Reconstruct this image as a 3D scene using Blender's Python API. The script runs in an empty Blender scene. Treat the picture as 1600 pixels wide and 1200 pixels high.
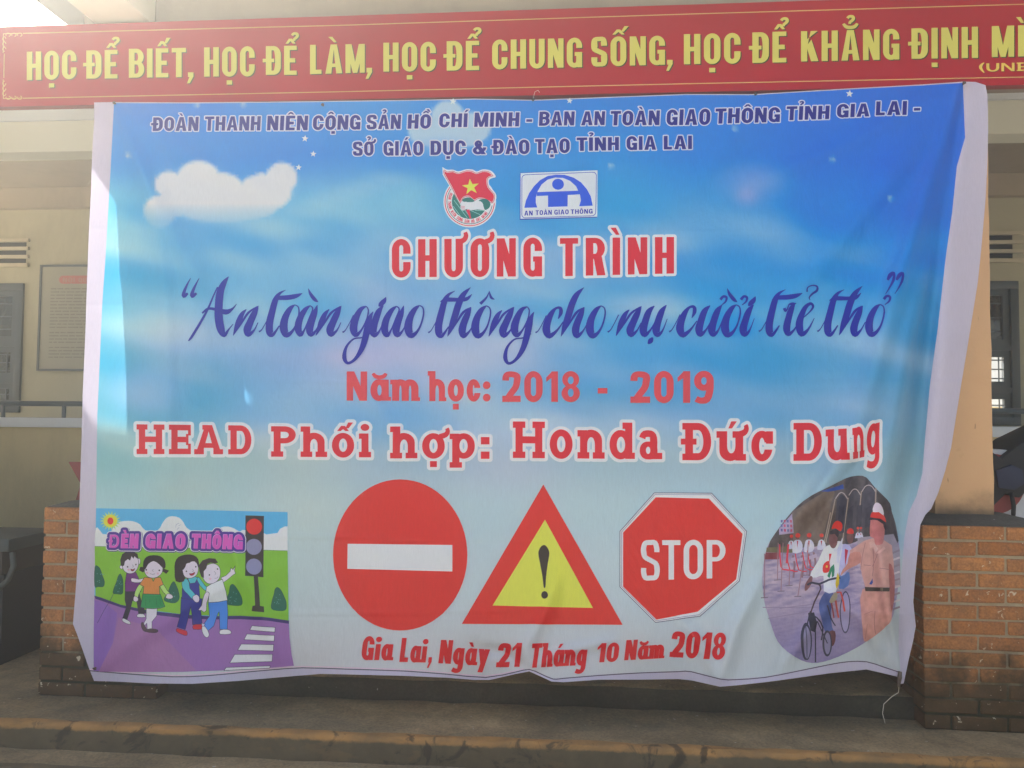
import bpy, math, random
import numpy as np
from mathutils import Vector, Matrix
from mathutils.geometry import delaunay_2d_cdt

random.seed(7)
RNG = np.random.default_rng(11)
sc = bpy.context.scene
COL = sc.collection

# ------------------------------------------------------------------ camera
EYE = np.array([0.0, 0.0, 1.5])
F_PX = 1202.0                                  # focal length for a picture 1600 px wide
yaw, pitch, roll = math.radians(4.4), math.radians(2.45), math.radians(0.5)
fw = np.array([-math.sin(yaw) * math.cos(pitch), math.cos(yaw) * math.cos(pitch), math.sin(pitch)])
rt0 = np.array([math.cos(yaw), math.sin(yaw), 0.0])
up0 = np.cross(rt0, fw)
rt = rt0 * math.cos(roll) + up0 * math.sin(roll)
up = np.cross(rt, fw)
cam_d = bpy.data.cameras.new('camera')
cam = bpy.data.objects.new('camera', cam_d)
COL.objects.link(cam)
cam_d.sensor_width = 36.0
cam_d.lens = F_PX / 1600 * 36.0
cam_d.clip_start = 0.05
cam_d.clip_end = 2000
cam.matrix_world = Matrix(((rt[0], up[0], -fw[0], EYE[0]), (rt[1], up[1], -fw[1], EYE[1]),
                           (rt[2], up[2], -fw[2], EYE[2]), (0, 0, 0, 1)))
sc.camera = cam

# ------------------------------------------------------------------ sky, sun, exposure
SUN_AZ, SUN_EL = math.radians(50), math.radians(45)      # azimuth: degrees left of +Y
to_sun = Vector((-math.sin(SUN_AZ) * math.cos(SUN_EL), math.cos(SUN_AZ) * math.cos(SUN_EL), math.sin(SUN_EL)))
world = bpy.data.worlds.new('World')
sc.world = world
world.use_nodes = True
wn = world.node_tree.nodes
sky = wn.new('ShaderNodeTexSky')
sky.sky_type = 'NISHITA'
sky.sun_disc = False
sky.sun_elevation = SUN_EL
sky.sun_rotation = -SUN_AZ
sky.air_density = 1.0
sky.dust_density = 7.0
sky.ozone_density = 0.4
wn['Background'].inputs['Strength'].default_value = 0.15
world.node_tree.links.new(sky.outputs[0], wn['Background'].inputs[0])
sun_d = bpy.data.lights.new('sun', 'SUN')
sun_d.energy = 5.0
sun_d.angle = math.radians(0.5)
sun_d.color = (1.0, 0.95, 0.86)
sun = bpy.data.objects.new('sun', sun_d)
COL.objects.link(sun)
sun.rotation_euler = to_sun.to_track_quat('Z', 'Y').to_euler()
sc.view_settings.view_transform = 'Standard'
sc.view_settings.look = 'None'
sc.view_settings.exposure = 1.7
sc.view_settings.gamma = 1.0
sc.view_settings.use_curve_mapping = False
sc.cycles.max_bounces = 8
sc.cycles.volume_bounces = 1
sc.cycles.use_denoising = True


# ------------------------------------------------------------------ pixel -> place helpers
def ray(px, py):
    px = np.asarray(px, float); py = np.asarray(py, float)
    return (fw[None, :] * F_PX + np.outer(px - 800, rt) - np.outer(py - 600, up))


def onY(px, py, Y):
    d = ray([px], [py])[0]
    return EYE + d * (Y - EYE[1]) / d[1]


def onZ(px, py, Z):
    d = ray([px], [py])[0]
    return EYE + d * (Z - EYE[2]) / d[2]


def s2l(c):
    c = np.asarray(c, float) / 255.0
    return np.where(c <= 0.04045, c / 12.92, ((c + 0.055) / 1.055) ** 2.4)


# ------------------------------------------------------------------ objects
def meta(o, label=None, cat=None, group=None, kind=None):
    if label: o['label'] = label
    if cat: o['category'] = cat
    if group: o['group'] = group
    if kind: o['kind'] = kind
    return o


def link(name, me, parent=None, loc=None):
    o = bpy.data.objects.new(name, me)
    COL.objects.link(o)
    if parent is not None: o.parent = parent
    if loc is not None: o.location = loc
    return o


def empty(name, loc=(0, 0, 0)):
    o = bpy.data.objects.new(name, None)
    o.empty_display_size = 0.1
    COL.objects.link(o)
    o.location = loc
    return o


class MB:
    def __init__(s): s.v, s.f = [], []

    def add(s, vs, fs):
        b = len(s.v)
        s.v += [tuple(v) for v in vs]
        s.f += [tuple(b + i for i in f) for f in fs]
        return s

    def box(s, x0, x1, y0, y1, z0, z1):
        return s.add([(x0, y0, z0), (x1, y0, z0), (x1, y1, z0), (x0, y1, z0), (x0, y0, z1), (x1, y0, z1), (x1, y1, z1), (x0, y1, z1)],
                     [(0, 3, 2, 1), (4, 5, 6, 7), (0, 1, 5, 4), (1, 2, 6, 5), (2, 3, 7, 6), (3, 0, 4, 7)])

    def prism(s, pts, y0, y1):              # pts (x,z) CCW seen from -Y
        n = len(pts)
        vs = [(x, y0, z) for x, z in pts] + [(x, y1, z) for x, z in pts]
        fs = [tuple(range(n)), tuple(range(2 * n - 1, n - 1, -1))]
        fs += [(i + n, (i + 1) % n + n, (i + 1) % n, i) for i in range(n)]
        return s.add(vs, fs)

    def tube(s, pts, r, n=8, closed_ends=True):
        pts = [Vector(p) for p in pts]
        rings = []
        for i, p in enumerate(pts):
            d = (pts[min(i + 1, len(pts) - 1)] - pts[max(i - 1, 0)]).normalized()
            a = d.orthogonal().normalized() if i == 0 else (prev - d * prev.dot(d)).normalized()
            prev = a
            b = d.cross(a)
            rr = r[i] if isinstance(r, (list, tuple)) else r
            rings.append([p + (a * math.cos(2 * math.pi * k / n) + b * math.sin(2 * math.pi * k / n)) * rr for k in range(n)])
        vs = [v for ring in rings for v in ring]
        fs = [(i * n + k, i * n + (k + 1) % n, (i + 1) * n + (k + 1) % n, (i + 1) * n + k) for i in range(len(pts) - 1) for k in range(n)]
        if closed_ends:
            fs += [tuple(range(n - 1, -1, -1)), tuple((len(pts) - 1) * n + k for k in range(n))]
        return s.add(vs, fs)

    def mesh(s, name, mat, bevel=0, smooth=False):
        me = bpy.data.meshes.new(name)
        me.from_pydata(s.v, [], s.f)
        if mat: me.materials.append(mat)
        if bevel:
            import bmesh
            bm = bmesh.new(); bm.from_mesh(me)
            bmesh.ops.bevel(bm, geom=bm.edges[:], offset=bevel, segments=2, profile=0.6, affect='EDGES')
            bm.to_mesh(me); bm.free()
        if smooth or bevel:
            me.polygons.foreach_set('use_smooth', [True] * len(me.polygons))
            if hasattr(me, 'set_sharp_from_angle'): me.set_sharp_from_angle(angle=math.radians(50))
        me.update()
        return me

    def obj(s, name, mat, parent=None, bevel=0, smooth=False, loc=None):
        return link(name, s.mesh(name, mat, bevel, smooth), parent, loc)


# ------------------------------------------------------------------ materials
class NT:
    def __init__(s, name):
        s.m = bpy.data.materials.new(name)
        s.m.use_nodes = True
        s.n = s.m.node_tree.nodes
        s.l = s.m.node_tree.links
        s.b = s.n['Principled BSDF']
        s.out = s.n['Material Output']
        s.tc = s.n.new('ShaderNodeNewGeometry').outputs['Position']

    def N(s, t, **kw):
        n = s.n.new(t)
        for k, v in kw.items(): setattr(n, k, v)
        return n

    def noise(s, scale, detail=4, rough=0.55, vec=None, stretch=None, dist=0.0):
        n = s.N('ShaderNodeTexNoise')
        n.inputs['Scale'].default_value = scale
        n.inputs['Detail'].default_value = detail
        n.inputs['Roughness'].default_value = rough
        n.inputs['Distortion'].default_value = dist
        v = vec or s.tc
        if stretch:
            mp = s.N('ShaderNodeMapping')
            mp.inputs['Scale'].default_value = stretch
            s.l.new(v, mp.inputs[0]); v = mp.outputs[0]
        s.l.new(v, n.inputs['Vector'])
        return n.outputs[0]

    def ramp(s, inp, *stops):
        r = s.N('ShaderNodeValToRGB')
        e = r.color_ramp.elements
        while len(e) < len(stops): e.new(0.5)
        for i, (p, c) in enumerate(stops):
            e[i].position = p
            e[i].color = (*c, 1) if not isinstance(c, (int, float)) else (c, c, c, 1)
        s.l.new(inp, r.inputs[0])
        return r.outputs[0]

    def mix(s, fac, a, b, mode='MIX'):
        m = s.N('ShaderNodeMix', data_type='RGBA', blend_type=mode)
        for i, v in ((0, fac), (6, a), (7, b)):
            if isinstance(v, (int, float)): m.inputs[i].default_value = v
            elif isinstance(v, tuple): m.inputs[i].default_value = (*v, 1)
            else: s.l.new(v, m.inputs[i])
        return m.outputs[2]

    def math(s, op, a, b=0.0, clamp=False):
        m = s.N('ShaderNodeMath', operation=op, use_clamp=clamp)
        for i, v in ((0, a), (1, b)):
            if isinstance(v, (int, float)): m.inputs[i].default_value = v
            else: s.l.new(v, m.inputs[i])
        return m.outputs[0]

    def z(s):
        x = s.N('ShaderNodeSeparateXYZ')
        s.l.new(s.tc, x.inputs[0])
        return x.outputs[2]

    def band(s, v, a, b):           # 1 below a, 0 above b
        m = s.N('ShaderNodeMapRange', interpolation_type='SMOOTHSTEP')
        s.l.new(v, m.inputs[0])
        m.inputs[1].default_value = a; m.inputs[2].default_value = b
        m.inputs[3].default_value = 1; m.inputs[4].default_value = 0
        return m.outputs[0]

    def rnd(s): return s.N('ShaderNodeObjectInfo').outputs['Random']

    def bump(s, h, strength=0.3, dist=0.01):
        b = s.N('ShaderNodeBump')
        b.inputs['Strength'].default_value = strength
        b.inputs['Distance'].default_value = dist
        s.l.new(h, b.inputs['Height'])
        s.l.new(b.outputs[0], s.b.inputs['Normal'])

    def fin(s, col, rough=0.8, spec=0.3, metal=0.0):
        for k, v in (('Base Color', col), ('Roughness', rough), ('Specular IOR Level', spec), ('Metallic', metal)):
            if isinstance(v, (int, float)): s.b.inputs[k].default_value = v
            elif isinstance(v, tuple): s.b.inputs[k].default_value = (*v, 1)
            else: s.l.new(v, s.b.inputs[k])
        return s.m


def simple(name, c, rough=0.6, spec=0.4, var=0.15, scale=8, metal=0.0, bump=0.1):
    t = NT(name)
    n = t.noise(scale, 5)
    col = t.mix(n, tuple(x * (1 - var) for x in c), tuple(min(1, x * (1 + var)) for x in c))
    if bump: t.bump(t.noise(scale * 12, 3), bump, 0.003)
    return t.fin(col, rough, spec, metal)

def m_concrete(name, base, moss=0.5, dark=(0.05, 0.052, 0.04)):
    t = NT(name)
    a = t.noise(2.2, 6, 0.6)
    c = t.mix(t.ramp(a, (0.32, 0.0), (0.66, 1.0)), tuple(x * 0.55 for x in base), tuple(x * 1.3 for x in base))
    c = t.mix(t.ramp(t.noise(9, 6, 0.7, dist=0.5), (0.4, 0.0), (0.68, 0.6)), c, tuple(x * 0.5 for x in base))
    st = t.ramp(t.noise(1.1, 7, 0.7, stretch=(1, 2.2, 1), dist=0.6), (0.42, 0.0), (0.66, 1.0))
    c = t.mix(t.math('MULTIPLY', st, moss), c, dark)
    sp = t.ramp(t.noise(90, 3, 0.6), (0.3, 0.75), (0.7, 1.25))
    c = t.mix(1.0, c, sp, 'MULTIPLY')
    pit = t.ramp(t.noise(26, 2, 0.5), (0.2, 1.0), (0.27, 0.0))
    c = t.mix(t.math('MULTIPLY', pit, 0.6), c, (0.03, 0.03, 0.025))
    wht = t.ramp(t.noise(40, 1, 0.5), (0.77, 0.0), (0.79, 1.0))
    c = t.mix(t.math('MULTIPLY', wht, 0.5), c, (0.55, 0.55, 0.5))
    t.bump(t.math('ADD', t.noise(60, 5, 0.7), t.math('MULTIPLY', t.noise(6, 3), 2.0)), 0.5, 0.004)
    return t.fin(c, 0.85, 0.25)


M = {}
M['tread'] = m_concrete('step_concrete', (0.27, 0.195, 0.105), 0.6, (0.075, 0.08, 0.06))
M['ground'] = m_concrete('yard_concrete', (0.56, 0.51, 0.41), 0.12)
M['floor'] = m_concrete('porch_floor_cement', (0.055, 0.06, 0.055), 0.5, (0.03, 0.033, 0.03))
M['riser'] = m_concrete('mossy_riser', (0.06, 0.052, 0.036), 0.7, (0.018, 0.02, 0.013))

# ochre painted edge of the step, worn to dark cement
t = NT('worn_ochre_paint')
z_ = t.z()
w = t.ramp(t.noise(5, 6, 0.65, stretch=(1, 1, 2.5), dist=0.4), (0.38, 0.0), (0.62, 1.0))
low = t.math('MULTIPLY', t.band(t.math('ADD', z_, t.math('MULTIPLY', t.noise(16, 5, 0.7), 0.03)), 0.250, 0.268), 0.9)
fac = t.math('ADD', t.math('MULTIPLY', w, 0.55), low, True)
ochre = t.mix(t.noise(14, 5), (0.30, 0.15, 0.048), (0.44, 0.24, 0.085))
c = t.mix(fac, ochre, t.mix(t.noise(10, 6, 0.7), (0.05, 0.042, 0.028), (0.15, 0.115, 0.065)))
blot = t.ramp(t.noise(7.5, 5, 0.65, dist=1.0), (0.54, 0.0), (0.60, 1.0))
c = t.mix(t.math('MULTIPLY', blot, 0.75), c, (0.035, 0.03, 0.022))
t.bump(t.noise(50, 5, 0.7), 0.6, 0.004)
M['ochre'] = t.fin(c, 0.85, 0.2)

# brick
t = NT('fired_brick')
z_ = t.z()
r = t.rnd()
c = t.mix(r, (0.33, 0.13, 0.045), (0.46, 0.20, 0.07))
c = t.mix(t.ramp(t.noise(22, 6, 0.65), (0.35, 0.0), (0.7, 1.0)), c, (0.25, 0.115, 0.055))
gr = t.ramp(t.noise(120, 2), (0.3, 0.75), (0.7, 1.2))
c = t.mix(1.0, c, gr, 'MULTIPLY')
nz = t.math('ADD', z_, t.math('MULTIPLY', t.noise(9, 5, 0.6), 0.45))
dirt = t.band(nz, 0.66, 0.86)
c = t.mix(t.math('MULTIPLY', dirt, 0.9), c, t.mix(t.noise(18, 4), (0.018, 0.02, 0.012), (0.075, 0.05, 0.027)))
grime = t.ramp(t.noise(7, 6, 0.7), (0.5, 0.0), (0.75, 1.0))
c = t.mix(t.math('MULTIPLY', grime, 0.45), c, (0.16, 0.10, 0.055))
wht = t.ramp(t.noise(34, 3, 0.6, dist=0.5), (0.67, 0.0), (0.70, 1.0))
c = t.mix(t.math('MULTIPLY', wht, 0.75), c, (0.62, 0.56, 0.42))
t.bump(t.noise(70, 5, 0.7), 0.5, 0.003)
M['brick'] = t.fin(c, 0.9, 0.1)

t = NT('brick_mortar')
c = t.mix(t.noise(30, 5), (0.22, 0.18, 0.115), (0.39, 0.325, 0.22))
nz = t.math('ADD', t.z(), t.math('MULTIPLY', t.noise(9, 5, 0.6), 0.45))
c = t.mix(t.band(nz, 0.58, 0.84), c, (0.03, 0.033, 0.02))
t.bump(t.noise(80, 4), 0.6, 0.004)
M['mortar'] = t.fin(c, 0.95, 0.1)

# orange plaster pillar
t = NT('orange_lime_plaster')
c = t.mix(t.noise(3, 6, 0.6), (0.60, 0.355, 0.185), (0.66, 0.41, 0.22))
c = t.mix(t.math('MULTIPLY', t.ramp(t.noise(11, 5, 0.6), (0.62, 0.0), (0.72, 1.0)), 0.35), c, (0.42, 0.22, 0.11))
c = t.mix(t.math('MULTIPLY', t.ramp(t.noise(38, 2, 0.5, stretch=(1, 1, 0.4)), (0.72, 0.0), (0.75, 1.0)), 0.6), c, (0.20, 0.09, 0.05))
nz = t.math('ADD', t.z(), t.math('MULTIPLY', t.noise(12, 5, 0.6), 0.16))
c = t.mix(t.math('MULTIPLY', t.band(nz, 1.115, 1.30), 0.92), c, (0.06, 0.06, 0.045))
t.bump(t.math('ADD', t.noise(16, 4), t.math('MULTIPLY', t.noise(90, 4), 0.4)), 0.35, 0.006)
M['orange'] = t.fin(c, 0.85, 0.2)


def plaster(name, a, b, stain=0.42):
    t = NT(name)
    c = t.mix(t.noise(1.7, 6, 0.6), a, b)
    c = t.mix(t.math('MULTIPLY', t.ramp(t.noise(2.4, 6, 0.7, stretch=(1, 1, 0.35)), (0.5, 0.0), (0.8, 1.0)), stain), c,
              tuple(x * 0.5 for x in a))
    t.bump(t.noise(40, 5), 0.25, 0.004)
    return t.fin(c, 0.9, 0.15)


M['cream'] = plaster('cream_wall_paint', (0.40, 0.375, 0.27), (0.46, 0.43, 0.315))
M['yellow'] = plaster('yellow_wall_paint', (0.58, 0.47, 0.25), (0.66, 0.55, 0.31))
M['white'] = plaster('whitewash', (0.72, 0.74, 0.76), (0.80, 0.82, 0.84), 0.12)
M['soffit'] = plaster('grey_soffit_render', (0.30, 0.27, 0.23), (0.36, 0.33, 0.28))
M['ceilcor'] = plaster('corridor_ceiling_render', (0.34, 0.29, 0.22), (0.40, 0.34, 0.26))
M['beamcream'] = plaster('cream_beam_paint', (0.80, 0.78, 0.64), (0.86, 0.84, 0.72), 0.1)
M['frame'] = simple('grey_green_window_paint', (0.045, 0.06, 0.072), 0.45, 0.5)
M['steel'] = simple('grey_rail_paint', (0.075, 0.10, 0.12), 0.4, 0.5)
M['dark'] = simple('dark_void', (0.02, 0.022, 0.025), 0.9, 0.1)
M['louvre'] = simple('louvre_cement', (0.50, 0.45, 0.34), 0.9, 0.2)
M['board'] = simple('notice_board_paper', (0.30, 0.29, 0.23), 0.6, 0.3, 0.06)
M['boardink'] = simple('faded_print_ink', (0.20, 0.195, 0.16), 0.7, 0.2, 0.1)
M['boardred'] = simple('faded_red_header', (0.45, 0.14, 0.12), 0.6, 0.3, 0.1)
M['bpale'] = simple('faded_header_letters', (0.62, 0.5, 0.42), 0.6, 0.3, 0.05)
M['red'] = simple('dull_red_paint', (0.26, 0.035, 0.035), 0.5, 0.4)
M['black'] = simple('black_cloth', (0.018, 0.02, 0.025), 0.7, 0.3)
M['navy'] = simple('dark_blue_cloth', (0.025, 0.035, 0.075), 0.7, 0.3)
M['rim'] = simple('white_enamel', (0.55, 0.57, 0.6), 0.4, 0.5)
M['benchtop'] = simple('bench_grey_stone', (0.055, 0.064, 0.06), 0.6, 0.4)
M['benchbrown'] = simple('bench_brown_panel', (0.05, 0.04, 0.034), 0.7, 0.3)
M['wire'] = simple('pale_tie_string', (0.55, 0.5, 0.42), 0.7, 0.3)
M['peg'] = simple('rusty_nail_steel', (0.10, 0.075, 0.06), 0.55, 0.5, metal=0.6)
M['trim'] = simple('pale_wood_batten', (0.62, 0.50, 0.42), 0.6, 0.3)
g = NT('window_glass')
g.b.inputs['Transmission Weight'].default_value = 0.0
gc = g.mix(g.ramp(g.noise(6, 6, 0.7, dist=1.5), (0.5, 0.0), (0.62, 1.0)), (0.012, 0.016, 0.018), (0.05, 0.055, 0.05))
M['glass'] = g.fin(gc, 0.06, 0.8)


# printed vinyl: colours sit in the mesh as printed inks
def vinyl(name, rough, spec, weave=0.028):
    t = NT(name)
    a = t.N('ShaderNodeVertexColor', layer_name='ink')
    n = t.noise(3, 3)
    fine = t.ramp(t.noise(260, 2, 0.5, stretch=(1, 0.2, 0.12)), (0.3, 1 - weave), (0.7, 1 + weave))
    c = t.mix(1.0, a.outputs[0], fine, 'MULTIPLY')
    t.bump(t.math('ADD', t.noise(5, 5, 0.55, stretch=(1.6, 1, 0.8), dist=0.8), t.math('MULTIPLY', t.noise(350, 1), 0.02)), 0.5, 0.022)
    t.fin(c, rough, spec)
    tr = t.N('ShaderNodeBsdfTranslucent')
    t.l.new(c, tr.inputs[0])
    mx = t.N('ShaderNodeMixShader')
    mx.inputs[0].default_value = 0.38
    t.l.new(t.b.outputs[0], mx.inputs[1]); t.l.new(tr.outputs[0], mx.inputs[2])
    t.l.new(mx.outputs[0], t.out.inputs[0])
    return t.m


M['vinyl'] = vinyl('printed_vinyl', 0.3, 0.3)
t = NT('painted_sign_sheet')
a = t.N('ShaderNodeVertexColor', layer_name='ink')
c = t.mix(1.0, a.outputs[0], t.ramp(t.noise(2.5, 4), (0.3, 0.93), (0.7, 1.07)), 'MULTIPLY')
t.bump(t.noise(2.2, 3), 0.12, 0.02)
M['signsheet'] = t.fin(c, 0.5, 0.03)

# ================================================================== setting
def structure(o): return meta(o, kind='structure')


YB = 7.7          # back wall
b = MB()
nx = 24
gx = [(-60 + 120 * i / nx) for i in range(nx + 1)]
for i in range(nx):
    for j in range(nx):
        pass
vs = [(x, y, 0.0) for y in gx for x in gx]
fs = [(j * (nx + 1) + i, j * (nx + 1) + i + 1, (j + 1) * (nx + 1) + i + 1, (j + 1) * (nx + 1) + i) for j in range(nx) for i in range(nx)]
structure(b.add(vs, fs).obj('ground', M['ground']))


def slab_run(name, prof, x0, x1, mats, step=0.05, amp=0.004):
    """prof: list of (y,z,material index of the segment that follows); swept along X with a hand-cast unevenness"""
    n = int((x1 - x0) / step)
    ph = RNG.uniform(0, 6, (len(prof), 4))
    vs, fs, mi = [], [], []
    m = len(prof)
    for i in range(n + 1):
        x = x0 + (x1 - x0) * i / n
        for k, p in enumerate(prof):
            j = sum(math.sin(x * f + ph[k][q]) for q, f in enumerate((1.3, 4.7, 11.0, 29.0))) * amp * 0.4
            j2 = math.sin(x * 17 + ph[k][0]) * amp * 0.5 + random.uniform(-1, 1) * amp * 0.3
            vs.append((x, p[0] + j, p[1] + j2 * (0 if len(p) > 3 else 1)))
    for i in range(n):
        for k in range(m - 1):
            fs.append((i * m + k, (i + 1) * m + k, (i + 1) * m + k + 1, i * m + k + 1)); mi.append(prof[k][2])
    me = bpy.data.meshes.new(name)
    me.from_pydata(vs, [], fs)
    for q in mats: me.materials.append(q)
    me.polygons.foreach_set('material_index', mi)
    me.polygons.foreach_set('use_smooth', [True] * len(fs))
    me.set_sharp_from_angle(angle=math.radians(48))
    me.update()
    return structure(link(name, me))


slab_run('lower_step', [(2.80, -0.02, 1), (2.80, 0.150, 1), (2.812, 0.164, 1), (2.84, 0.1655, 0), (2.965, 0.163, 0), (3.05, 0.163, 0)], -7, 7, (M['tread'], M['ochre']))
slab_run('upper_step', [(2.97, 0.12, 1), (2.967, 0.250, 1), (2.971, 0.262, 1), (2.980, 0.267, 1), (3.006, 0.267, 0), (3.15, 0.262, 0), (3.33, 0.264, 0), (3.42, 0.264, 0)], -7, 7, (M['tread'], M['ochre']))
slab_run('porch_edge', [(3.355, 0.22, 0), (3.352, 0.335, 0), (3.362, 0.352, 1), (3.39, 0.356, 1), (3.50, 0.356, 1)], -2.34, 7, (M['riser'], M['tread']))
b = MB().box(-2.34, 7, 3.49, 5.70, 0.10, 0.355)
structure(b.obj('porch_floor', M['tread']))
structure(MB().box(-7, -2.342, 3.41, 5.70, 0.10, 0.262).obj('side_floor', M['tread']))
structure(MB().box(-7, 7, 5.90, YB, 0.10, 0.335).obj('corridor_floor', M['floor']))

# overhead slabs: front canopy, porch ceiling, corridor ceiling
structure(MB().box(-6.5, 8, 2.9, 3.38, 3.50, 3.64).obj('canopy_slab', M['soffit']))
structure(MB().box(-3.18, 8, 3.385, 5.70, 3.945, 4.08).obj('porch_ceiling', M['white']))
structure(MB().box(-6.5, -3.182, 4.80, 5.70, 3.945, 4.08).box(-6.5, -4.02, 3.385, 4.798, 3.945, 4.08).box(-4.018, -3.182, 3.385, 4.0, 3.945, 4.08).obj('porch_ceiling', M['white']))  # unseen pieces shaped round an added gap that lets the sun through
structure(MB().box(-9, 8, 5.905, 8.0, 3.875, 4.08).obj('corridor_ceiling', M['ceilcor']))


def thing(name, label, cat, group=None, loc=(0, 0, 0)):
    return meta(empty(name, loc), label, cat, group)


# front wall band above the sign, carries canopy and ceiling
t_ = thing('fascia_beam', 'grey concrete beam behind the long red sign, over the porch front', 'beam')
MB().box(-2.3, 8, 3.385, 3.62, 3.0, 3.94).obj('beam_face', M['soffit'], t_)
t_ = thing('canopy_beam', 'pale stubby beam end poking out above the left part of the red sign', 'beam')
b = MB().prism([(-2.215, 3.305), (-1.945, 3.305), (-1.945, 3.498), (-2.215, 3.498)], 2.85, 3.383)
b.obj('beam_body', M['beamcream'], t_, bevel=0.012)
t_ = thing('cross_beam', 'grey render beam running back over the orange pillar at upper right', 'beam')
MB().prism([(1.555, 2.93), (1.80, 2.93), (1.80, 3.0), (1.555, 3.0)], 3.345, 5.69).obj('beam_body', M['soffit'], t_)

t_ = thing('corridor_beam', 'cream beam with a white band on top, crossing behind the porch under the ceiling', 'beam')
MB().box(-9, 8, 5.705, 5.90, 3.565, 3.81).obj('beam_face', M['beamcream'], t_)
MB().box(-9, 8, 5.69, 5.90, 3.812, 3.94).obj('beam_cap', M['white'], t_)

# parapet + rail at the back of the porch
t_ = thing('parapet_wall', 'low yellow parapet with white coping at the back of the porch', 'parapet')
MB().box(-9, 8, 5.72, 5.88, 0.0, 1.385).obj('wall', M['yellow'], t_)
MB().box(-9, 8, 5.68, 5.92, 1.387, 1.462).obj('coping', M['white'], t_, bevel=0.006)
t_ = thing('handrail', 'grey tubular handrail on short posts along the white coping', 'handrail')
MB().tube([(-9, 5.8, 1.573), (8, 5.8, 1.573)], 0.021, 10).obj('rail', M['steel'], t_, smooth=True)
for px in (5, 100, 1620):
    p = onY(px, 640, 5.8)
    MB().tube([(p[0], 5.8, 1.45), (p[0], 5.8, 1.56)], 0.016, 8).obj('post', M['steel'], t_, smooth=True)
for x in (-6.6, -2.7, -1.2, 0.3, 1.8, 5.0):
    MB().tube([(x, 5.8, 1.45), (x, 5.8, 1.56)], 0.016, 8).obj('post', M['steel'], t_, smooth=True)

# back wall with window and louvre openings, cut as strips round the holes
back = thing('back_wall', 'olive cream corridor wall with grey windows and louvre vents, far back', 'wall')
holes = [(-7.0, -5.79, 1.50, 2.87), (3.06, 4.27, 1.46, 2.845), (-7.0, -5.79, 3.08, 3.34), (3.06, 4.235, 3.06, 3.32)]
b = MB()
xs = sorted({-9.5, 8.5} | {h[0] for h in holes} | {h[1] for h in holes})
zs = sorted({0.0, 4.08} | {h[2] for h in holes} | {h[3] for h in holes})
for i in range(len(xs) - 1):
    for j in range(len(zs) - 1):
        cx, cz = (xs[i] + xs[i + 1]) / 2, (zs[j] + zs[j + 1]) / 2
        if any(h[0] < cx < h[1] and h[2] < cz < h[3] for h in holes): continue
        b.add([(xs[i], YB, zs[j]), (xs[i + 1], YB, zs[j]), (xs[i + 1], YB, zs[j + 1]), (xs[i], YB, zs[j + 1])], [(0, 1, 2, 3)])
        b.add([(xs[i], YB + .2, zs[j]), (xs[i + 1], YB + .2, zs[j]), (xs[i + 1], YB + .2, zs[j + 1]), (xs[i], YB + .2, zs[j + 1])], [(3, 2, 1, 0)])
for x0, x1, z0, z1 in holes:
    b.add([(x0, YB, z0), (x1, YB, z0), (x1, YB + .2, z0), (x0, YB + .2, z0), (x0, YB, z1), (x1, YB, z1), (x1, YB + .2, z1), (x0, YB + .2, z1)],
          [(0, 3, 2, 1)[::-1], (4, 5, 6, 7)[::-1], (0, 4, 7, 3), (1, 2, 6, 5)])
b.obj('wall_face', M['cream'], back)
MB().box(-9.5, 8.5, YB - .09, YB - .002, 3.66, 3.873).obj('wall_beam', M['ceilcor'], back)
for x0, x1, z0, z1 in holes[2:]:
    MB().box(x0 + .001, x1 - .001, YB + .191, YB + .199, z0 + .001, z1 - .001).obj('vent_light_stop', M['dark'], back)  # added dark panel that stops sun leaking in from behind the wall
    for k in range(3):
        zz = z0 + 0.005 + k * 0.088
        MB().box(x0 + .002, x1 - .002, YB - .004, YB + .19, zz, zz + .05).obj('slot_shade_fill', M['dark'], back)  # dark block filling the opening, its shade put into the colour
        MB().box(x0 - .05, x1 + (.13 if x0 > 0 else 0.04), YB - .035, YB + .09, zz + .052, zz + .086).obj('vent_slat', M['louvre'], back)
    MB().box(x0 - .05, x1 + (.13 if x0 > 0 else 0.04), YB - .035, YB + .09, z0 - .035, z0 + .003).obj('vent_slat', M['louvre'], back)


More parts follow.
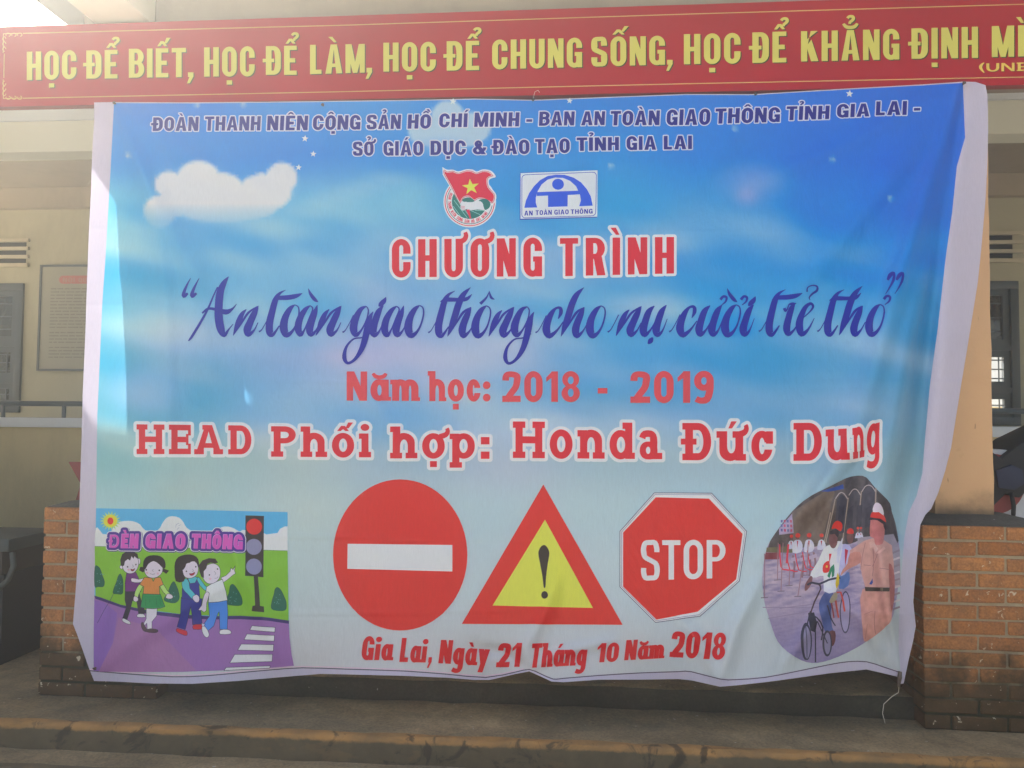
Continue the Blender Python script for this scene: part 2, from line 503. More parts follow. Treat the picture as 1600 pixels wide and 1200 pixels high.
def window(x0, x1, z0, z1, label, open_lower):
    w = thing('window', label, 'window')
    y0, y1 = YB - .03, YB + .06
    fr = MB()
    t = 0.075
    fr.box(x0, x1, y0, y1, z0, z0 + t).box(x0, x1, y0, y1, z1 - t, z1)
    fr.box(x0, x0 + t, y0, y1, z0 + t, z1 - t).box(x1 - t, x1, y0, y1, z0 + t, z1 - t)
    fr.obj('frame', M['frame'], w, bevel=0.004)
    rows = [(z1 - .62, z1 - t), (z0 + .36, z1 - .62 - .05), (z0 + t, z0 + .31)]
    MB().box(x0 + t, x1 - t, y0 + .005, y1 - .005, z1 - .67, z1 - .62).obj('transom', M['frame'], w)
    MB().box(x0 + t, x1 - t, y0 + .005, y1 - .005, z0 + .31, z0 + .36).obj('transom', M['frame'], w)
    xm = (x0 + x1) / 2
    for (ra, rb), k in zip(rows, range(3)):
        for (ca, cb) in ((x0 + t, xm - .02), (xm + .02, x1 - t)):
            s = MB(); q = .06
            s.box(ca, cb, y0 + .03, y1 - .02, ra, ra + q).box(ca, cb, y0 + .03, y1 - .02, rb - q, rb)
            s.box(ca, ca + q, y0 + .03, y1 - .02, ra + q, rb - q).box(cb - q, cb, y0 + .03, y1 - .02, ra + q, rb - q)
            sash = s.obj('sash', M['frame'], w)
            if k == 0 or not open_lower:
                MB().box(ca + q, cb - q, y0 + .055, y0 + .061, ra + q, rb - q).obj('pane', M['glass'], sash)
            g = MB()
            for fz in (.25, .5, .75) if k < 2 else (.5,):
                zc = ra + (rb - ra) * fz
                g.box(ca + q, cb - q, y0 + .045, y0 + .053, zc - .006, zc + .006)
            for fx in (.2, .8) if k else (.5,):
                xc = ca + (cb - ca) * fx
                g.box(xc - .005, xc + .005, y0 + .036, y0 + .044, ra + q, rb - q)
            g.obj('grille', M['frame'], w)
    MB().box(xm - .02, xm + .02, y0 + .01, y1 - .01, z0 + t, z1 - .67).obj('mullion', M['frame'], w)


window(*holes[0], 'grey-green shuttered window at far left, left of the notice board', False)
window(*holes[1], 'grey window with bright lower panes at far right, beside the orange pillar', True)

# far wall of the next yard, seen through the right window
t_ = thing('yard_wall', 'pale yellow wall in the sun, seen through the lower panes of the right window', 'wall')
MB().box(-2, 14, 14.0, 14.2, 0, 1.75).obj('wall', M['yellow'], t_)
MB().box(-2, 14, 13.96, 14.24, 1.752, 1.83).obj('coping', M['white'], t_)

# notice board
nb = thing('notice_board', 'faded school rules board with a red heading pill, on the back wall at left', 'board')
MB().box(-5.575, -4.52, YB - .04, YB - .005, 1.96, 3.04).obj('panel', M['board'], nb)
fr = MB()
for a in ((-5.595, -4.50, 1.94, 1.962), (-5.595, -4.50, 3.038, 3.06), (-5.595, -5.573, 1.962, 3.038), (-4.522, -4.50, 1.962, 3.038)):
    fr.box(a[0], a[1], YB - .05, YB - .002, a[2], a[3])
fr.obj('frame', M['frame'], nb)
pill = MB()
pc = onY(92, 437, YB - .045)
pts = []
hx, hz = 0.33, 0.043
for k in range(24):
    an = 2 * math.pi * k / 24
    pts.append((-5.05 + math.copysign(hx - hz, math.cos(an)) + hz * math.cos(an), pc[2] + hz * math.sin(an)))
pill.prism(pts, YB - .046, YB - .0405).obj('heading_pill', M['boardred'], nb)
ink = MB()
zz = 2.80
while zz > 2.05:
    x = -5.47
    while x < -4.62:
        wl = random.uniform(.03, .11)
        if x + wl > -4.6: break
        ink.box(x, x + wl, YB - .043, YB - .0405, zz, zz + .012)
        x += wl + .018
    zz -= .034 if random.random() > .12 else .055
ink.obj('rule_lines', M['boardink'], nb)

# unseen wall added beyond the left edge to block light under the roof
t_ = thing('light_block_wall', 'yellow unseen wall added beyond the left edge to block light', 'wall')
MB().box(-4.95, -4.75, 1.2, 5.70, 0.0, 4.5).obj('wall', M['yellow'], t_)

# ================================================================== piers and pillars
random.seed(5)
BR = {}


def brick_mesh(L, W, H, k):
    key = (round(L, 3), round(W, 3), k)
    if key not in BR:
        b = MB().box(-L / 2, L / 2, -W / 2, W / 2, -H / 2, H / 2)
        me = b.mesh('brick', M['brick'])
        import bmesh
        bm = bmesh.new(); bm.from_mesh(me)
        rs = random.Random(hash(key) % 1000)
        bmesh.ops.bevel(bm, geom=bm.edges[:], offset=0.0035, segments=1, affect='EDGES')
        for v in bm.verts:
            v.co += Vector((rs.uniform(-1, 1), rs.uniform(-1, 1), rs.uniform(-1, 1))) * 0.0012
        bm.to_mesh(me); bm.free()
        BR[key] = me
    return BR[key]


def pier(x0, x1, y0, y1, z0, z1, label, first_half):
    p = thing('brick_pier', label, 'brick pier', 'brick piers under the pillars')
    H = (z1 - z0) / 13
    d = 0.0115
    MB().box(x0 + d, x1 - d, y0 + d, y1 - d, z0 - .02, z1 - .006).obj('mortar', M['mortar'], p)
    L, W = 0.2175, 0.11
    g = 0.010
    for c in range(13):
        zc = z0 + (c + .5) * H
        header = (c + first_half) % 2 == 0

        def put(cx, cy, l, w):
            me = brick_mesh(l - g, w - g, H - g, random.randrange(3))
            o = link('brick', me, p, (cx + random.uniform(-.001, .001), cy + random.uniform(-.0015, .0015), zc + random.uniform(-.0012, .0012)))
            o.rotation_euler = (random.uniform(-.006, .006), random.uniform(-.008, .008), random.uniform(-.008, .008))
        # front face
        x = x0
        first = W if header else L
        while x < x1 - .02:
            l = min(first, x1 - x)
            if x1 - (x + l) < .05: l = x1 - x
            put(x + l / 2, y0 + W / 2, l, W)
            x += l; first = L
        # the two flanks
        for xs_, sx in ((x0, 1), (x1, -1)):
            y = y0 + W + (W if not header else 0)
            if not header: put(xs_ + sx * W / 2, y0 + W * 1.5, W, W)
            while y < y1 - .02:
                l = min(L, y1 - y)
                if y1 - (y + l) < .05: l = y1 - y
                o_me = brick_mesh(W - g, l - g, H - g, random.randrange(3))
                link('brick', o_me, p, (xs_ + sx * W / 2, y + l / 2, zc))
                y += l
    # uneven cement cap
    cap = MB()
    n = 8
    vs, fs = [], []
    for i in range(n + 1):
        for j in range(n + 1):
            u, v = i / n, j / n
            e = min(u, v, 1 - u, 1 - v)
            vs.append((x0 + .004 + (x1 - x0 - .008) * u, y0 + .012 + (y1 - y0 - .02) * v, z1 - .004 + min(.024, e * .16) + random.uniform(-.002, .002) * (e > 0)))
    for i in range(n):
        for j in range(n):
            a = i * (n + 1) + j
            fs.append((a, a + n + 1, a + n + 2, a + 1))
    cap.add(vs, fs).obj('cement_cap', M['capcem'], p, smooth=True)
    return p


M['capcem'] = m_concrete('mossy_cap_cement', (0.11, 0.105, 0.085), 0.9, (0.03, 0.033, 0.025))
pier(-2.325, -1.775, 3.25, 3.86, 0.262, 1.088, 'left brick pier, its left edge showing beside the banner', 1)
pier(1.415, 1.965, 3.25, 3.86, 0.262, 1.080, 'right brick pier with mossy foot, right of the banner', 0)


def pillar(x0, x1, label):
    p = thing('pillar', label, 'pillar', 'orange plaster pillars')
    b = MB()
    n, zz = 24, [1.09 + (2.998 - 1.09) * k / 24 for k in range(25)]
    vs = []
    for k, z in enumerate(zz):
        w = [random.uniform(-.0018, .0018) for _ in range(4)]
        vs += [(x0 + w[0], 3.45 + w[1], z), (x1 + w[2], 3.45 + w[3], z), (x1 + w[2], 3.72, z), (x0 + w[0], 3.72, z)]
    fs = [(k * 4 + a, k * 4 + (a + 1) % 4, (k + 1) * 4 + (a + 1) % 4, (k + 1) * 4 + a) for k in range(n) for a in range(4)]
    fs += [(3, 2, 1, 0)]
    b.add(vs, fs).obj('shaft', M['orange'], p, bevel=0)
    return p


pillar(-2.276, -2.03, 'left orange pillar, only a thin strip showing left of the banner')
pillar(1.562, 1.802, 'right orange pillar standing on the brick pier beside the window')

# ------------------------------------------------------------------ things in the porch
t_ = thing('stone_bench', 'dark bench with grey ledge and brown side panel, far left behind the pier', 'bench')
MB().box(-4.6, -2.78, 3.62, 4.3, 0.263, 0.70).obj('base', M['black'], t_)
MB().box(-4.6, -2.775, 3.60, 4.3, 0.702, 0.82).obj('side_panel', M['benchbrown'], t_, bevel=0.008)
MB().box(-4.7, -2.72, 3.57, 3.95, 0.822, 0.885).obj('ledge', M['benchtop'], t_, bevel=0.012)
MB().box(-3.3, -2.98, 3.7, 3.8, 0.887, 0.99).obj('ledge_block', M['benchtop'], t_, bevel=0.01)
MB().tube([(-2.70, 3.57, 0.82), (-2.68, 3.555, .76), (-2.71, 3.56, .69), (-2.775, 3.58, .64)], 0.013, 8).obj('strap', M['benchtop'], t_, smooth=True)

a = onY(106, 722, 4.2)
t_ = thing('crossed_boards', 'dark red crossed boards standing behind the left brick pier', 'boards')
p = [onY(x, y, 4.2) for x, y in ((107, 722), (150, 722), (131, 765))]
MB().prism([(p[2][0], p[2][2]), (p[1][0] + .15, p[1][2]), (p[0][0], p[0][2])], 4.2, 4.225).obj('board', M['red'], t_)
p = [onY(x, y, 4.23) for x, y in ((127, 755), (180, 900), (60, 900))]
MB().prism([(p[2][0], 0.262), (p[1][0], 0.262), (p[0][0], p[0][2])], 4.226, 4.25).obj('board', M['red'], t_)

# round drum-like disc under a dark cover, right of the orange pillar
t_ = thing('covered_drum', 'red disc with white rim half hidden under a dark cover, right of the pillar', 'drum')
Yd = 4.25
cpt = onY(1562, 762, Yd)
R_ = 0.19


def disc(r, y0, y1, n=40, cx=0, cz=0):
    return MB().prism([(cpt[0] + cx + r * math.cos(2 * math.pi * k / n), cpt[2] + cz + r * math.sin(2 * math.pi * k / n)) for k in range(n)], y0, y1)


disc(R_ * 1.06, Yd, Yd + .22).obj('rim', M['rim'], t_, bevel=0)
disc(R_ * .83, Yd - .006, Yd - .001, cx=-.035, cz=.02).obj('face', M['red'], t_)
p = [onY(x, y, Yd - .03) for x, y in ((1500, 668), (1563, 716), (1600, 688), (1700, 640), (1700, 760), (1606, 765), (1592, 778), (1570, 772), (1552, 790), (1500, 800))]
b = MB().prism([(q[0], q[2]) for q in p][::-1], Yd - .04, Yd + .25)
b.obj('cover', M['black'], t_, bevel=0.01)
p = [onY(x, y, Yd - .05) for x, y in ((1556, 735), (1580, 726), (1597, 734), (1600, 756), (1585, 766), (1560, 762))]
MB().prism([(q[0], q[2]) for q in p][::-1], Yd - .055, Yd - .041).obj('fold', M['navy'], t_, bevel=0.004)
p = [onY(x, y, Yd - .05) for x, y in ((1580, 770), (1584, 790), (1583, 812), (1590, 812))]
MB().tube([tuple(q) for q in p], 0.011, 8).obj('strap', M['black'], t_, smooth=True)
legs = MB().tube([(cpt[0] + .05, Yd + .1, cpt[2] - .15), (cpt[0] + .1, Yd + .1, 0.355)], 0.015, 8)
legs.obj('stand', M['steel'], t_, smooth=True)

# ================================================================== flat print: outlines -> fine mesh on a surface
def area(P):
    P = np.asarray(P); x, y = P[:, 0], P[:, 1]
    return 0.5 * float(np.sum(x * np.roll(y, -1) - np.roll(x, -1) * y))


def ccw(P):
    P = np.asarray(P, float)
    return P if area(P) > 0 else P[::-1]


def densify(P, step):
    P = np.asarray(P, float); out = []
    for a, b in zip(P, np.roll(P, -1, 0)):
        n = max(1, int(math.ceil(np.hypot(*(b - a)) / step)))
        for k in range(n): out.append(a + (b - a) * k / n)
    return np.array(out)


def winding(Q, loops):
    w = np.zeros(len(Q), int)
    for P in loops:
        x1, y1 = P[:, 0], P[:, 1]
        x2, y2 = np.roll(x1, -1), np.roll(y1, -1)
        sel = (Q[:, 0] > x1.min() - 1e-6) & (Q[:, 0] < x1.max() + 1e-6) & (Q[:, 1] > y1.min() - 1e-6) & (Q[:, 1] < y1.max() + 1e-6)
        idx = np.nonzero(sel)[0]
        for s in range(0, len(idx), 4000):
            ii = idx[s:s + 4000]
            qx, qy = Q[ii, 0][:, None], Q[ii, 1][:, None]
            cr = (x2 - x1)[None] * (qy - y1[None]) - (qx - x1[None]) * (y2 - y1)[None]
            upc = (y1[None] <= qy) & (y2[None] > qy) & (cr > 0)
            dnc = (y1[None] > qy) & (y2[None] <= qy) & (cr < 0)
            w[ii] += upc.sum(1) - dnc.sum(1)
    return w


def triangulate(loops, extra=None):
    vs, es = [], []
    for P in loops:
        b = len(vs); n = len(P)
        vs += [Vector((p[0], p[1])) for p in P]
        es += [(b + i, b + (i + 1) % n) for i in range(n)]
    if extra is not None: vs += [Vector((p[0], p[1])) for p in extra]
    r = delaunay_2d_cdt(vs, es, [], 0, 1e-4, False)
    V = np.array([(v[0], v[1]) for v in r[0]])
    T = np.array([f for f in r[2] if len(f) == 3], int)
    C = V[T].mean(1)
    A = (V[T[:, 1], 0] - V[T[:, 0], 0]) * (V[T[:, 2], 1] - V[T[:, 0], 1]) - (V[T[:, 2], 0] - V[T[:, 0], 0]) * (V[T[:, 1], 1] - V[T[:, 0], 1])
    k = np.abs(A) > 1e-7
    T, C, A = T[k], C[k], A[k]
    T = np.where(A[:, None] < 0, T[:, ::-1], T)
    return V, T, C


def union(shapes):
    """shapes: [(+1|-1, polygon)] painted in order -> boundary loops (holes run the other way)"""
    S = [(s, ccw(P)) for s, P in shapes]
    V, T, C = triangulate([P for _, P in S])
    ins = np.zeros(len(C), bool)
    for s, P in S:
        ins[winding(C, [P]) != 0] = (s > 0)
    T = T[ins]
    ed = set()
    for t in T:
        for a, b in ((t[0], t[1]), (t[1], t[2]), (t[2], t[0])): ed.add((int(a), int(b)))
    nxt = {}
    for a, b in ed:
        if (b, a) not in ed: nxt.setdefault(a, []).append(b)
    loops = []
    while nxt:
        a = next(iter(nxt)); L = [a]; cur = a
        while True:
            n = nxt[cur].pop()
            if not nxt[cur]: del nxt[cur]
            if n == a: break
            L.append(n); cur = n
            if cur not in nxt: break
        P = V[L]
        if len(P) > 2 and abs(area(P)) > 1e-6: loops.append(P)
    return loops


def clean(P, tol=0.08):
    P = np.asarray(P); keep = []
    for p in P:
        if not keep or np.hypot(*(p - keep[-1])) > tol: keep.append(p)
    if len(keep) > 1 and np.hypot(*(keep[0] - keep[-1])) <= tol: keep.pop()
    return np.array(keep) if len(keep) > 2 else P


def grow(loops, r):
    out = []
    for P in loops:
        P = clean(P, min(0.3, r * .2)); n = len(P)
        d = np.roll(P, -1, 0) - P
        l = np.hypot(d[:, 0], d[:, 1])[:, None] + 1e-12
        nm = np.stack([d[:, 1], -d[:, 0]], 1) / l
        Q = []
        for i in range(n):
            n0, n1 = nm[i - 1], nm[i]
            c = float(n0 @ n1)
            cross = n0[0] * n1[1] - n0[1] * n1[0]
            if cross > 0 and c < 0.6:                       # convex corner: round it
                a0 = math.atan2(n0[1], n0[0]); a1 = math.atan2(n1[1], n1[0])
                if a1 < a0: a1 += 2 * math.pi
                k = max(2, int((a1 - a0) / 0.5) + 1)
                for j in range(k + 1):
                    t = a0 + (a1 - a0) * j / k
                    Q.append(P[i] + r * np.array([math.cos(t), math.sin(t)]))
            elif c > -0.3:
                Q.append(P[i] + (n0 + n1) / (1 + c) * r)
            else:
                Q.append(P[i] + n0 * r); Q.append(P[i] + n1 * r)
        out.append(np.array(Q))
    return out


class Print:
    """a stack of coloured flat shapes in sheet coordinates, painted bottom to top into one mesh"""
    def __init__(s): s.L = []

    def add(s, loops, col, shift=(0, 0)):
        loops = [np.asarray(P, float) + np.array(shift) for P in (loops if isinstance(loops, list) and not np.isscalar(loops[0][0]) else [loops])]
        s.L.append((loops, col)); return s

    def poly(s, P, col): s.L.append(([ccw(P)], col)); return s

    def oline(s, P, col, w, line):          # filled shape with a drawn outline
        L = [ccw(clean(P))]
        s.L.append((grow(L, w / 2), line))
        s.L.append((grow(L, -w / 2), col)); return s

    def line(s, pts, w, col): s.L.append(([ccw(ribbon(pts, w))], col)); return s

    def mesh(s, name, mapper, lift, mat, step=6.0, grid=5.0):
        allp = [densify(P, step) for L, _ in s.L for P in L]
        mn = np.min([P.min(0) for P in allp], 0); mx = np.max([P.max(0) for P in allp], 0)
        gx, gy = np.meshgrid(np.arange(mn[0] + grid * .43, mx[0], grid), np.arange(mn[1] + grid * .37, mx[1], grid))
        G = np.stack([gx.ravel(), gy.ravel()], 1)
        G += RNG.uniform(-.02, .02, G.shape) * grid
        V, T, C = triangulate(allp, G)
        lay = np.full(len(C), -1)
        for k, (L, _) in enumerate(s.L):
            lay[winding(C, [densify(P, step) for P in L]) > 0] = k
        T, C, lay = T[lay >= 0], C[lay >= 0], lay[lay >= 0]
        used, inv = np.unique(T, return_inverse=True)
        T = inv.reshape(T.shape); V = V[used]
        cols = np.zeros((len(T), 3, 3))
        for k, (_, c) in enumerate(s.L):
            m = lay == k
            if not m.any(): continue
            if callable(c): cols[m] = c(V[T[m]].reshape(-1, 2)).reshape(-1, 3, 3)
            else: cols[m] = ink(c)[None, None, :]
        return sheet_mesh(name, V, T, cols, mapper, lift, mat)


def sheet_mesh(name, V, T, cols, mapper, lift, mat):
    P = mapper(V); e = 0.75
    Px, Py = mapper(V + [e, 0]), mapper(V + [0, e])
    Mx, My = mapper(V - [e, 0]), mapper(V - [0, e])
    N = np.cross(Px - Mx, Py - My)
    N /= np.linalg.norm(N, axis=1)[:, None] + 1e-12
    N = np.where((N[:, 1] > 0)[:, None], -N, N)
    P = P + N * lift
    a, b, c = P[T[:, 0]], P[T[:, 1]], P[T[:, 2]]
    fn = np.cross(b - a, c - a)
    flip = (fn * N[T[:, 0]]).sum(1) < 0
    T = T.copy(); T[flip] = T[flip][:, [0, 2, 1]]
    cols = cols.copy(); cols[flip] = cols[flip][:, [0, 2, 1]]
    me = bpy.data.meshes.new(name)
    me.from_pydata(P.tolist(), [], T.tolist())
    at = me.color_attributes.new('ink', 'FLOAT_COLOR', 'CORNER')
    ca = np.ones((len(T) * 3, 4), np.float32)
    ca[:, :3] = cols.reshape(-1, 3)
    at.data.foreach_set('color', ca.ravel())
    me.materials.append(mat)
    me.polygons.foreach_set('use_smooth', [True] * len(T))
    me.update()
    me.normals_split_custom_set_from_vertices(N.tolist())
    return me


# ------------------------------------------------------------------ drawing tools
def smooth(P, k=4, closed=True):
    P = np.asarray(P, float); n = len(P); out = []
    rng = range(n) if closed else range(n - 1)
    for i in rng:
        if closed: p0, p1, p2, p3 = P[i - 1], P[i], P[(i + 1) % n], P[(i + 2) % n]
        else: p0, p1, p2, p3 = P[max(i - 1, 0)], P[i], P[i + 1], P[min(i + 2, n - 1)]
        for j in range(k):
            t = j / k
            out.append(0.5 * ((2 * p1) + (-p0 + p2) * t + (2 * p0 - 5 * p1 + 4 * p2 - p3) * t * t + (-p0 + 3 * p1 - 3 * p2 + p3) * t ** 3))
    if not closed: out.append(P[-1])
    return np.array(out)


def ribbon(pts, w, k=1):
    """pts (x,y) or (x,y,width) -> outline of a pen stroke"""
    P = np.asarray(pts, float)
    if P.shape[1] == 2: P = np.column_stack([P, np.full(len(P), float(w))])
    if k > 1: P = smooth(P, k, False)
    d = np.gradient(P[:, :2], axis=0)
    d /= np.hypot(d[:, 0], d[:, 1])[:, None] + 1e-9
    n = np.stack([-d[:, 1], d[:, 0]], 1)
    h = np.maximum(P[:, 2:3], 0.02) / 2
    return np.vstack([P[:, :2] + n * h, (P[:, :2] - n * h)[::-1]])


def circ(cx, cy, rx, ry=None, n=28, a0=0.0):
    ry = ry or rx
    t = a0 + np.linspace(0, 2 * np.pi, n, endpoint=False)
    return np.stack([cx + rx * np.cos(t), cy + ry * np.sin(t)], 1)


def rect(x0, y0, x1, y1): return np.array([(x0, y0), (x1, y0), (x1, y1), (x0, y1)], float)


def rr(x0, y0, x1, y1, rx, ry=None, k=6, corners=(1, 1, 1, 1)):
    """rounded rectangle; corners = bottom-left, bottom-right, top-right, top-left (y up)"""
    ry = rx if ry is None else ry
    rx = min(rx, (x1 - x0) / 2); ry = min(ry, (y1 - y0) / 2)
    out = []
    for c, (cx, cy, sx, sy, a) in zip(corners, ((x0, y0, 1, 1, math.pi), (x1, y0, -1, 1, 1.5 * math.pi), (x1, y1, -1, -1, 0), (x0, y1, 1, -1, .5 * math.pi))):
        if not c: out.append((cx, cy)); continue
        for j in range(k + 1):
            t = a + (math.pi / 2) * j / k
            out.append((cx + sx * rx + rx * math.cos(t), cy + sy * ry + ry * math.sin(t)))
    return np.array(out)


# ------------------------------------------------------------------ letters, cap height 1, y up
def letter(ch, w, s, t, slab=False, xh=0.72):
    """w: body width, s: upright stroke, t: level stroke -> (advance width, shapes)"""
    G = []
    A = lambda P: G.append((1, np.asarray(P, float)))
    S = lambda P: G.append((-1, np.asarray(P, float)))
    se = s * 0.36                                        # slab overhang
    sh = t * 0.92                                        # slab height

    def stem(x, y0, y1, foot=True, head=True, left=True, right=True, hleft=None, hright=None):
        A(rect(x, y0, x + s, y1))
        if slab:
            if foot: A(rect(x - (se if left else 0), y0, x + s + (se if right else 0), y0 + sh))
            hl = left if hleft is None else hleft; hr = right if hright is None else hright
            if head: A(rect(x - (se if hl else 0), y1 - sh, x + s + (se if hr else 0), y1))

    if ch in 'OQ0':
        A(rr(0, -.01, w, 1.01, w / 2, min(.5, w * .62), 8)); S(rr(s, t, w - s, 1 - t, w / 2, min(.4, (w - 2 * s) * .7), 7))
        if ch == 'Q': A([(w * .5, .22), (w * .62, .32), (w * 1.05, -.06), (w * .85, -.12)])
    elif ch == 'C':
        A(rr(0, -.01, w, 1.01, w / 2, min(.5, w * .62), 8)); S(rr(s, t, w - s, 1 - t, w / 2, min(.4, (w - 2 * s) * .7), 7))
        S(rect(w * .5, .40, w + .1, .62))
    elif ch == 'G':
        A(rr(0, -.01, w, 1.01, w / 2, min(.5, w * .62), 8)); S(rr(s, t, w - s, 1 - t, w / 2, min(.4, (w - 2 * s) * .7), 7))
        S(rect(w * .55, .50, w + .1, .66)); A(rect(w * .52, .52 - t * .9, w, .52)); A(rect(w - s * .8, 0, w, .5))
    elif ch in 'DĐ':
        A(rr(0, 0, w, 1, w * .55, min(.5, w * .62), 8, (0, 1, 1, 0))); S(rr(s, t, w - s, 1 - t, w * .4, .33, 7, (0, 1, 1, 0)))
        if slab: A(rect(-se, 0, s, sh)); A(rect(-se, 1 - sh, s, 1))
        if ch == 'Đ': A(rect(-s * .55, .5 - t * .42, s * 1.45, .5 + t * .42))
    elif ch == 'H':
        stem(0, 0, 1); stem(w - s, 0, 1); A(rect(s * .5, .5 - t * .5, w - s * .5, .5 + t * .5))
    elif ch in 'EF':
        stem(0, 0, 1, right=False); e = w * .98
        A(rect(0, 1 - t, e, 1)); A(rect(0, .5 - t * .5, e * .88, .5 + t * .5))
        if ch == 'E': A(rect(0, 0, e, t))
        if slab: A(rect(e - s * .45, 1 - t * 1.9, e, 1)); A(rect(e - s * .45, 0, e, t * 1.9)); A(rect(e * .88 - s * .4, .5 - t, e * .88, .5 + t))
    elif ch == 'L': stem(0, 0, 1); A(rect(0, 0, w * .95, t))
    elif ch in 'Il':
        A(rect(0, 0, s, 1)); w = s
    elif ch == 'T': A(rect(0, 1 - t, w, 1)); A(rect(w / 2 - s / 2, 0, w / 2 + s / 2, 1))
    elif ch == 'U':
        A(rr(0, -.01, w, 1, w / 2, min(.45, w * .6), 8, (1, 1, 0, 0))); S(rr(s, t, w - s, 1.2, w / 2, min(.35, (w - 2 * s) * .7), 7, (1, 1, 0, 0)))
    elif ch == 'N':
        A(rect(0, 0, s * .9, 1)); A(rect(w - s * .9, 0, w, 1)); A([(0, 1), (s * 1.05, 1), (w, 0), (w - s * 1.05, 0)])
    elif ch == 'M':
        A(rect(0, 0, s * .88, 1)); A(rect(w - s * .88, 0, w, 1))
        A([(0, 1), (s * 1.05, 1), (w / 2 + s * .38, 0), (w / 2 - s * .38, 0)]); A([(w, 1), (w - s * 1.05, 1), (w / 2 - s * .38, 0), (w / 2 + s * .38, 0)])
    elif ch == 'A':
        A([(0, 0), (w / 2 - s * .55, 1), (w / 2 + s * .55, 1), (w, 0)])
        S([(s * 1.02, -.05), (w / 2, 1 - t * 1.15), (w - s * 1.02, -.05)])
        A([(s * .75, .22), (s * .75 + .06, .22 + t * .85), (w - s * .75 - .06, .22 + t * .85), (w - s * .75, .22)])
        if slab:
            A(rect(-se * .6, 0, s * 1.15 + se * .5, sh)); A(rect(w - s * 1.15 - se * .5, 0, w + se * .6, sh)); A(rect(w / 2 - s * 1.0, 1 - sh * .9, w / 2 + s * .5, 1))
    elif ch in 'PRB':
        yb = .44
        stem(0, 0, 1, right=(ch == 'P'), hright=False)
        A(rr(0, yb, w, 1, w * .5, (1 - yb) / 2, 7, (0, 1, 1, 0))); S(rr(s, yb + t * .9, w - s, 1 - t * .95, w * .3, .2, 6, (0, 1, 1, 0)))
        if ch == 'R': A([(w * .38, yb + .1), (w * .38 + s * 1.1, yb + .12), (w * 1.03, 0), (w * 1.03 - s * 1.12, 0)])
        if ch == 'B':
            A(rr(0, 0, w * 1.04, yb + t, w * .5, (yb + t) / 2, 7, (0, 1, 1, 0))); S(rr(s, t * .95, w * 1.04 - s, yb + t * .1, w * .3, .16, 6, (0, 1, 1, 0)))
    elif ch == 'Y':
        A(rect(w / 2 - s / 2, 0, w / 2 + s / 2, .5)); A([(0, 1), (s * 1.1, 1), (w / 2 + s * .5, .42), (w / 2 - s * .5, .42)]); A([(w, 1), (w - s * 1.1, 1), (w / 2 - s * .5, .42), (w / 2 + s * .5, .42)])
    elif ch == 'K':
        A(rect(0, 0, s, 1)); A([(s * .9, .36), (w * .98 - s * 1.15, 1), (w * .98, 1), (s * .9, .36 + .36)])
        A([(w * .32, .50), (w * .32 + s * .8, .72), (w * 1.02, 0), (w * 1.02 - s * 1.2, 0)])
    elif ch == 'S':
        h = s * .5; q = t * .5
        pts = [(w - h * 1.05, .70), (w - h * 1.1, .80), (w * .75, 1 - q * 1.05), (w * .5, 1 - q + .005), (w * .24, 1 - q * 1.15), (h, .82), (h, .70), (w * .22, .58), (w * .5, .50),
               (w * .78, .42), (w - h, .31), (w - h, .18), (w * .77, q * 1.1), (w * .5, q - .005), (w * .24, q * 1.1), (h, .19), (h * 1.0, .31)]
        W = [s * 1.0, s, t * 1.02, t, t * 1.02, s, s * 1.05, s * .95, s * .92, s * .95, s * 1.05, s, t * 1.02, t, t * 1.02, s, s]
        A(ribbon([(a, b, c) for (a, b), c in zip(pts, W)], 1, 3))
    elif ch == '1':
        A(rect(w * .35, 0, w * .35 + s, 1)); A([(0, .80), (0, .66), (w * .4, .80), (w * .4, 1)]); w = w * .35 + s
    elif ch == '2':
        A(ribbon([(s * .5, .70, s), (s * .55, .82, s), (w * .28, 1 - t * .55, t), (w * .55, 1 - t * .5, t), (w - s * .55, .84, s), (w - s * .55, .68, s), (w * .72, .48, s * .98), (w * .45, .26, s * .95), (w * .2, .04, s * .9)], 1, 3))
        A(rect(0, 0, w, t * 1.05)); A([(0, 0), (0, .10), (w * .28, .2), (w * .4, 0)])
    elif ch == '8':
        A(rr(w * .04, .46, w * .96, 1.01, w / 2, .28, 8)); A(rr(0, -.01, w, .56, w / 2, .3, 8))
        S(rr(s * .95, .58, w - s * .95, 1 - t * .85, w / 2, .2, 7)); S(rr(s * .95, t * .85, w - s * .95, .44, w / 2, .2, 7))
    elif ch == '9':
        A(rr(0, .38, w, 1.01, w / 2, .32, 8)); A(ribbon([(w - s * .5, .7, s), (w - s * .55, .4, s), (w * .66, .12, s), (w * .34, .07, t), (w * .1, .13, t)], 1, 3))
        S(rr(s, .38 + t, w - s, 1 - t, w / 2, .2, 7))
    elif ch == '&':
        A(rr(w * .14, .48, w * .72, 1.01, w * .3, .26, 7)); A(rr(0, -.01, w * .82, .56, w * .4, .28, 8))
        S(rr(w * .14 + s * .75, .60, w * .72 - s * .75, 1 - t * .8, .2, .14, 6)); S(rr(s * .9, t * .9, w * .82 - s * .9, .40, .2, .15, 6))
        A([(w * .12, .80), (w * .12 + s * .95, .84), (w * 1.02, 0), (w * 1.02 - s * 1.15, 0)]); A(ribbon([(w * .5, .12), (w * .85, .32), (w * .92, .5)], s * .8, 3))
    elif ch in 'oc':
        A(rr(0, -.015, w, xh + .015, w / 2, xh / 2, 8)); S(rr(s, t * .9, w - s, xh - t * .9, w / 2, .25, 7))
        if ch == 'c':
            S(rect(w * .55, xh * .38, w + .1, xh * .62))
            if slab: A(rect(w - s * .85, xh * .58, w + s * .05, xh))
    elif ch == 'a':
